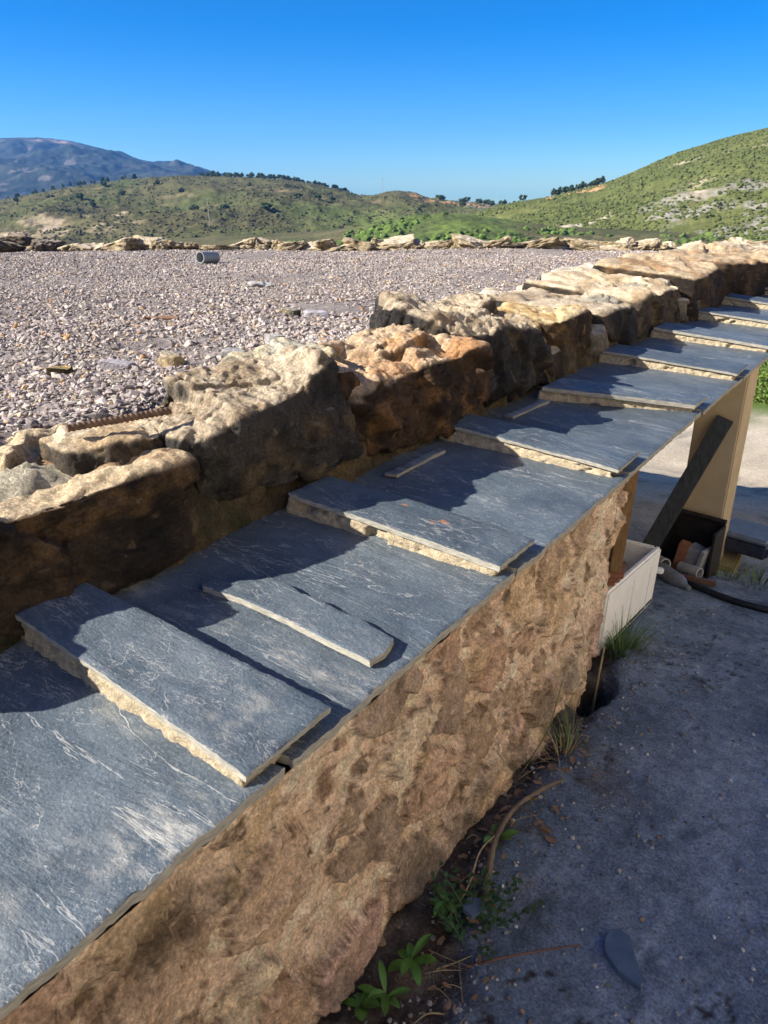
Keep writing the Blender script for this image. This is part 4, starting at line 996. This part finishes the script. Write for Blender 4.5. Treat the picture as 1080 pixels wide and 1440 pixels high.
b = MB(); b.box(onG(-.90, 3.66, .025), (.10, .05, .045), RZ(20), .008); o = b.build('rubber_block', M['black'], None, onG(-.9, 3.66, 0)); tag(o, 'small black block beside the end of the hose', 'block')
# case behind the pillar
tc = empty('tool_case', (-.58, 4.46, -1.13)); tag(tc, 'dark blue grey tool case on the block behind the pillar', 'case'); R = RZ(-8) @ RX(-4)
b = MB(); b.box((-.58, 4.46, -1.085), (.30, .30, .085), R, .018, 3); b.build('body', M['navy'], tc, tuple(tc.location))
M['lid'] = m_plain('blue_grey_lid', (.12, .16, .21), (.20, .25, .31), 20, .5, .4, bs=.15, bd=.001)
b = MB(); b.box((-.58, 4.46, -1.030), (.285, .285, .03), R, .012, 3); b.build('lid', M['lid'], tc, tuple(tc.location))
b = MB(); b.tube([(-.70, 4.32, -1.03), (-.695, 4.295, -.99), (-.69, 4.30, -.96), (-.70, 4.34, -.985)], .006, 8); b.build('handle', M['black'], tc, tuple(tc.location))

# hoses
def spline(pts, n=14):
    pts = [Vector(p) for p in pts]; out = []
    for i in range(len(pts) - 1):
        a, b_, c_, d_ = pts[max(i - 1, 0)], pts[i], pts[i + 1], pts[min(i + 2, len(pts) - 1)]
        for k in range(n):
            t = k / n; out.append(.5 * ((2 * b_) + (c_ - a) * t + (2 * a - 5 * b_ + 4 * c_ - d_) * t * t + (3 * b_ - a - 3 * c_ + d_) * t ** 3))
    return out + [pts[-1]]
M['hose'] = m_plain('black_rubber', (.008, .008, .010), (.022, .022, .026), 30, .5, .35, bs=.1, bd=.001)
hp = [onG(-.93, 3.72, .03), onG(-.82, 3.66, .018), onG(-.65, 3.575, .018), onG(-.48, 3.535, .018), onG(-.32, 3.53, .018), onG(-.05, 3.60, .018), onG(.4, 3.85, .018), onG(.9, 4.3, .018)]
b = MB(); b.tube(spline(hp), .0165, 12); o = b.build('hose', M['hose'], None, hp[0]); tag(o, 'thick black hose running across the concrete lane', 'hose')
hp = [onG(-.80, 3.70, .03), onG(-.70, 3.655, .011), onG(-.60, 3.62, .010), onG(-.555, 3.60, .010)]
b = MB(); b.tube(spline(hp), .010, 10); o = b.build('hose', M['hose'], None, hp[0]); tag(o, 'short thinner black hose end beside the thick hose', 'hose')

# ================================================================== PLANTS AND LITTER ALONG THE WALL
M['leaf'] = m_leaf('weed_leaf', (.040, .115, .014), (.085, .19, .032))
M['leaf2'] = m_leaf('dark_leaf', (.020, .055, .018), (.045, .095, .028))
M['grass'] = m_leaf('grass_blade', (.05, .11, .018), (.12, .19, .04))
M['drygrass'] = m_leaf('dry_stalk', (.22, .17, .09), (.36, .29, .16))
M['dead'] = m_plain('dead_leaf', (.12, .07, .04), (.30, .21, .13), 18, .8, .2, bs=.4, bd=.002)
M['twig'] = m_plain('dry_twig', (.10, .08, .06), (.22, .17, .12), 25, .9, .1, bs=.5, bd=.002, stretch=(1, 1, .3))
def leafmesh(b, base, d, length, width, bend, up=.7, fold=.25):
    base = Vector(base); d = Vector(d).normalized(); side = d.cross(Vector((0, 0, 1))).normalized(); prev = None
    p = base.copy(); ang = up; n = 7
    for i in range(n + 1):
        t = i / n; w_ = width * (.12 + .95 * math.sin(math.pi * min(1, t ** 1.25 * .97 + .02)) ** .8) if t > .12 else width * .10
        if t == 1: w_ = width * .03
        dirv = d * math.cos(ang) + Vector((0, 0, 1)) * math.sin(ang); nrm = side.cross(dirv).normalized()
        row = [b.bm.verts.new(p - side * w_ + nrm * w_ * fold), b.bm.verts.new(p), b.bm.verts.new(p + side * w_ + nrm * w_ * fold)]
        if prev:
            for k in range(2): b.bm.faces.new((prev[k], prev[k + 1], row[k + 1], row[k]))
        prev = row; p = p + dirv * (length / n); ang -= bend / n
def weed(x, y, nleaf, ln, wd, seed, mat, label, stem=.03):
    rg = random.Random(seed); z = gnd(x, y) - .004; b = MB()
    b.tube([(x, y, z - .01), (x + rg.uniform(-.01, .01), y + rg.uniform(-.01, .01), z + stem)], [.003, .002], 6)
    for k in range(nleaf):
        a = 6.283 * k / nleaf * 1.0 + rg.uniform(-.45, .45); l_ = ln * rg.uniform(.6, 1.15)
        leafmesh(b, (x, y, z + stem * rg.uniform(.2, 1)), (math.cos(a), math.sin(a), 0), l_, wd * rg.uniform(.8, 1.15), rg.uniform(.8, 1.5), rg.uniform(.5, 1.05), rg.uniform(.1, .35))
    o = b.build('weed', mat, None, (x, y, z)); tag(o, label, 'weed'); return o
weed(-.565, .90, 8, .056, .0092, 1, M['leaf'], 'broad leaved green weed in the dirt, widest of the rosettes')
weed(-.570, 1.04, 7, .052, .0078, 2, M['leaf'], 'upright bright green weed close to the wall beside bare stalks', .05)
weed(-.560, 1.262, 6, .052, .0085, 3, M['leaf'], 'green weed growing beside the woody stem, farthest of the rosettes', .04)
weed(-.565, .81, 6, .06, .0075, 4, M['leaf'], 'green weed with long narrow leaves at the bottom edge', .03)
weed(-.60, .775, 5, .040, .010, 5, M['leaf'], 'tiny two toned green weed at the very foot of the wall', .015)
def sprig(x, y, seed, label, n=9, h=.09):
    rg = random.Random(seed); z = gnd(x, y); b = MB()
    for s_ in range(n):
        a = rg.uniform(0, 6.283); l_ = h * rg.uniform(.6, 1.2); d = Vector((math.cos(a) * .7, math.sin(a) * .7, rg.uniform(.25, .9))).normalized(); p0 = Vector((x + rg.uniform(-.03, .03), y + rg.uniform(-.03, .03), z - .003))
        b.tube([p0, p0 + d * l_ * .5, p0 + d * l_ + Vector((0, 0, -.01))], [.0014, .0011, .0006], 5)
        for k in range(9):
            t = .2 + .8 * k / 8; a2 = a + (1 if k % 2 else -1) * rg.uniform(.6, 1.4)
            leafmesh(b, p0 + d * l_ * t, (math.cos(a2), math.sin(a2), 0), .016 * rg.uniform(.7, 1.3), .0042, .5, rg.uniform(.1, .7), .1)
    o = b.build('creeping_weed', M['leaf2'], None, (x, y, z)); tag(o, label, 'weed')
sprig(-.515, 1.02, 11, 'dark green small leaved creeping weed at the edge of the concrete', 16, .10)
sprig(-.485, 1.075, 12, 'thin dark sprig with tiny leaves reaching onto the concrete', 5, .13)
def tuft(x, y, n, h, seed, mat, label, spread=.035, lean=(0, 0), nm='grass_tuft'):
    rg = random.Random(seed); z = gnd(x, y) - .006; b = MB()
    for k in range(n):
        a = rg.uniform(0, 6.283); q = spread * rg.random() ** .6; bx, by = x + q * math.cos(a), y + q * math.sin(a); hh = h * rg.uniform(.45, 1.1); ln = rg.uniform(.1, .65)
        d = Vector((math.cos(a) * ln + lean[0], math.sin(a) * ln + lean[1], 1)).normalized(); side = Vector((-math.sin(a), math.cos(a), 0)) * .0016 * rg.uniform(.7, 1.5); p = Vector((bx, by, min(z, gnd(bx, by)) if n < 60 else z)); prev = None
        for i in range(5):
            t = i / 4; pp = p + d * hh * t + Vector((math.cos(a), math.sin(a), 0)) * (.30 * hh * t * t) - Vector((0, 0, .22 * hh * t * t)); w_ = side * (1 - t * .92)
            row = [b.bm.verts.new(pp - w_), b.bm.verts.new(pp + w_)]
            if prev: b.bm.faces.new((prev[0], prev[1], row[1], row[0]))
            prev = row
    o = b.build(nm, mat, None, (x, y, z)); tag(o, label, 'grass')
tuft(-.66, 2.44, 210, .17, 21, M['grass'], 'dense green grass tuft at the foot of the white foam box', .075)
tuft(-.56, 1.72, 26, .16, 22, M['grass'], 'sparse yellowish grass tuft at the wall foot before the dark hole', .03)
tuft(-.555, 1.66, 22, .13, 23, M['drygrass'], 'dry straw tuft among dead leaves at the wall foot', .045, (.2, -.2), 'dry_tuft')
tuft(-.45, 4.08, 90, .16, 24, M['grass'], 'green weeds in the shade right of the pillar', .13)
tuft(-.60, 4.02, 60, .11, 25, M['grass'], 'small green weeds at the foot of the stained block', .08)
# tall thin stalks
def stalk(pts, r, label, mat=None, nm='dry_stalk', cat='stalk'):
    b = MB(); sp = spline(pts, 10); b.tube(sp, [r * (1 - .5 * i / len(sp)) * (1 + .12 * math.sin(i * 1.7)) for i in range(len(sp))], 8); o = b.build(nm, mat or M['twig'], None, tuple(pts[0])); tag(o, label, cat)
stalk([onG(-.500, 1.085, .012), onG(-.53, 1.16, .022), onG(-.56, 1.25, .03), onG(-.567, 1.36, .032), onG(-.545, 1.47, .02), onG(-.52, 1.55, .01)], .0085, 'woody brown stem lying along the foot of the wall', None, 'woody_stem', 'stem')
stalk([onG(-.56, 1.03, .0), onG(-.545, 1.09, .05), onG(-.555, 1.16, .085), onG(-.56, 1.24, .05)], .0026, 'thin pale stalk arching beside the woody stem', M['drygrass'])
stalk([onG(-.64, 1.60, .0), (-.60, 1.62, -.56), (-.585, 1.63, -.46), (-.58, 1.64, -.40)], .0016, 'single thin green stalk standing upright by the wall', M['grass'])
stalk([onG(-.635, 2.10, .02), (-.640, 2.14, -.78), (-.648, 2.20, -.62)], .006, 'pale stick standing in the dark hole at the wall end', M['drygrass'], 'stick', 'stick')
stalk([onG(-.47, .955, .006), onG(-.42, .99, .012), onG(-.36, 1.06, .01), onG(-.30, 1.125, .006)], .0032, 'dark straight twig lying across the dirt onto concrete', M['redboard'], 'twig', 'twig')
for k in range(44):
    y_ = random.uniform(.78, 1.78); x_ = float(dirt_edge(y_)) + random.uniform(-.11, .02); a = random.uniform(0, 6.28); l_ = random.uniform(.03, .10)
    dx_, dy_ = math.cos(a) * l_, math.sin(a) * l_
    if x_ + dx_ < -.62: dx_ = -dx_
    stalk([onG(x_, y_, .002), onG(x_ + dx_ * .5, y_ + dy_ * .5, random.uniform(.004, .02)), onG(x_ + dx_, y_ + dy_, .003)], random.uniform(.0008, .002), 'thin dry twig in the litter along the wall foot', random.choice([M['twig'], M['drygrass']]), 'twig', 'twig'); COL.objects[-1]['group'] = 'twigs in the litter along the wall foot'
for k in range(80):
    y_ = random.uniform(.78, 1.82); x_ = float(dirt_edge(y_)) + random.uniform(-.10, .03) if k % 5 else float(dirt_edge(y_)) + random.uniform(0, .12)
    if x_ < -.62: x_ = -.61
    b = MB(); a = random.uniform(0, 6.28); l_ = random.uniform(.018, .036); leafmesh(b, (0, 0, 0), (math.cos(a), math.sin(a), 0), l_, l_ * random.uniform(.16, .26), random.uniform(-.6, .9), random.uniform(-.1, .3), random.uniform(-.3, .5))
    o = b.build('dead_leaf', M['dead']); o.location = onG(x_, y_, .006); tag(o, 'curled brown dead leaf in the litter along the wall foot', 'dead leaf', 'dead leaves along the wall foot')
# slate shard on the lane
q = np.array([(-.262, 1.182), (-.245, 1.196), (-.222, 1.192), (-.196, 1.150), (-.165, 1.105), (-.168, 1.098), (-.215, 1.104), (-.252, 1.128), (-.262, 1.155)]); cq = q.mean(0)
b = MB(); zt_ = max(gnd(*p) for p in q) + .008
n = len(q); V = [(*p, zt_ + .006) for p in (cq + (q - cq) * .96)] + [(*p, zt_ + .004) for p in q] + [(*p, zt_ - .008) for p in q]
b.faces(V, [list(range(n))] + [[i, (i + 1) % n, n + (i + 1) % n, n + i] for i in range(n)] + [[n + i, n + (i + 1) % n, 2 * n + (i + 1) % n, 2 * n + i] for i in range(n)])
M['shard'] = m_plain('blue_slate_shard', (.05, .085, .135), (.09, .13, .19), 22, .55, .4, bs=.35, bd=.003)
o = b.build('slate_shard', M['shard'], None, (*cq, zt_), angle=25); tag(o, 'flat blue slate shard lying alone on the concrete lane', 'slate piece')
q = np.array([(-.535, 1.075), (-.51, 1.09), (-.49, 1.07), (-.505, 1.04), (-.53, 1.045)]); cq = q.mean(0); b = MB(); zt_ = gnd(*cq) + .02; n = len(q)
b.faces([(*p, zt_ + .006 + .01 * (p[0] + .5)) for p in q] + [(*p, zt_ - .006) for p in q], [list(range(n)), list(range(2 * n - 1, n - 1, -1))] + [[i, (i + 1) % n, n + (i + 1) % n, n + i] for i in range(n)])
o = b.build('slate_shard', M['shard'], None, (*cq, zt_), angle=25); tag(o, 'small blue slate chip half hidden in the creeping weed', 'slate piece')
# crumbs and grit
rg = np.random.default_rng(99); n = 14000
x = rg.uniform(-.64, .3, n); y = rg.uniform(.65, 3.4, n); e = dirt_edge(y); near = np.exp(-((x - e) / .10) ** 2) + .16 + .4 * (fbm(np.c_[x * 5, y * 5, 0 * x], 3, .6, 98) > .18)
k = rg.uniform(0, 1, n) < near; x, y = x[k], y[k]; z, _ = lane_height(x, y); s = .0012 + .0055 * rg.uniform(0, 1, len(x)) ** 4.5
C = np.array([(.20, .20, .20), (.32, .31, .29), (.12, .115, .115), (.5, .49, .46), (.22, .17, .12)])[rg.choice(5, len(x), p=[.35, .22, .25, .06, .12])]
V, F, C = blobs(np.stack([x, y, z + s * .3], 1), s, C, 1, .35, .7, 97)
o = link('grit', mesh_np('grit', V, F, M['stone'], C, smooth=False)); tag(o, 'fine grit and crumbs scattered on the dirt and concrete', 'grit', kind='stuff')

# bushes on the far slope beyond the pillar
for k, (x_, y_, h_) in enumerate([(-4.3, 20.5, 1.3), (-2.9, 19.0, .8), (-5.6, 22.5, 1.9), (-3.4, 23.0, 1.5), (-6.8, 25, 2.2), (-2.2, 22, 1.2)]):
    rgb = np.random.default_rng(900 + k); nn = 1500; d = rgb.normal(size=(nn, 3)); d /= np.linalg.norm(d, axis=1)[:, None]; Pq = d * (rgb.uniform(.25, 1, nn) ** .45)[:, None] * np.array([.75, .75, .55]) * h_ * (1 + .35 * fbm(d * 2.2, 3, .6, 900 + k))[:, None] + [0, 0, .42 * h_]
    tt = rgb.normal(size=(nn, 3)); tt /= np.linalg.norm(tt, axis=1)[:, None]; bb = np.cross(tt, rgb.normal(size=(nn, 3))); bb /= np.linalg.norm(bb, axis=1)[:, None]; sz = (.04 * h_ ** .5 * rgb.uniform(.6, 1.4, nn))[:, None]
    V = np.stack([Pq - tt * sz, Pq + bb * sz * .5, Pq + tt * sz, Pq - bb * sz * .5], 1).reshape(-1, 3); F = np.arange(nn * 4).reshape(-1, 4); C = np.repeat(mixc((.07, .11, .02), (.16, .23, .05), rgb.uniform(0, 1, nn)), 4, 0)
    o = link('bush', mesh_np('bush', V, F, M['bush'], C, smooth=False), None, (x_, y_, gnd(x_, y_))); tag(o, 'leafy green bush on the slope far beyond the pillar', 'bush', 'bushes on the slope beyond the pillar')
print('objects', len(bpy.data.objects))
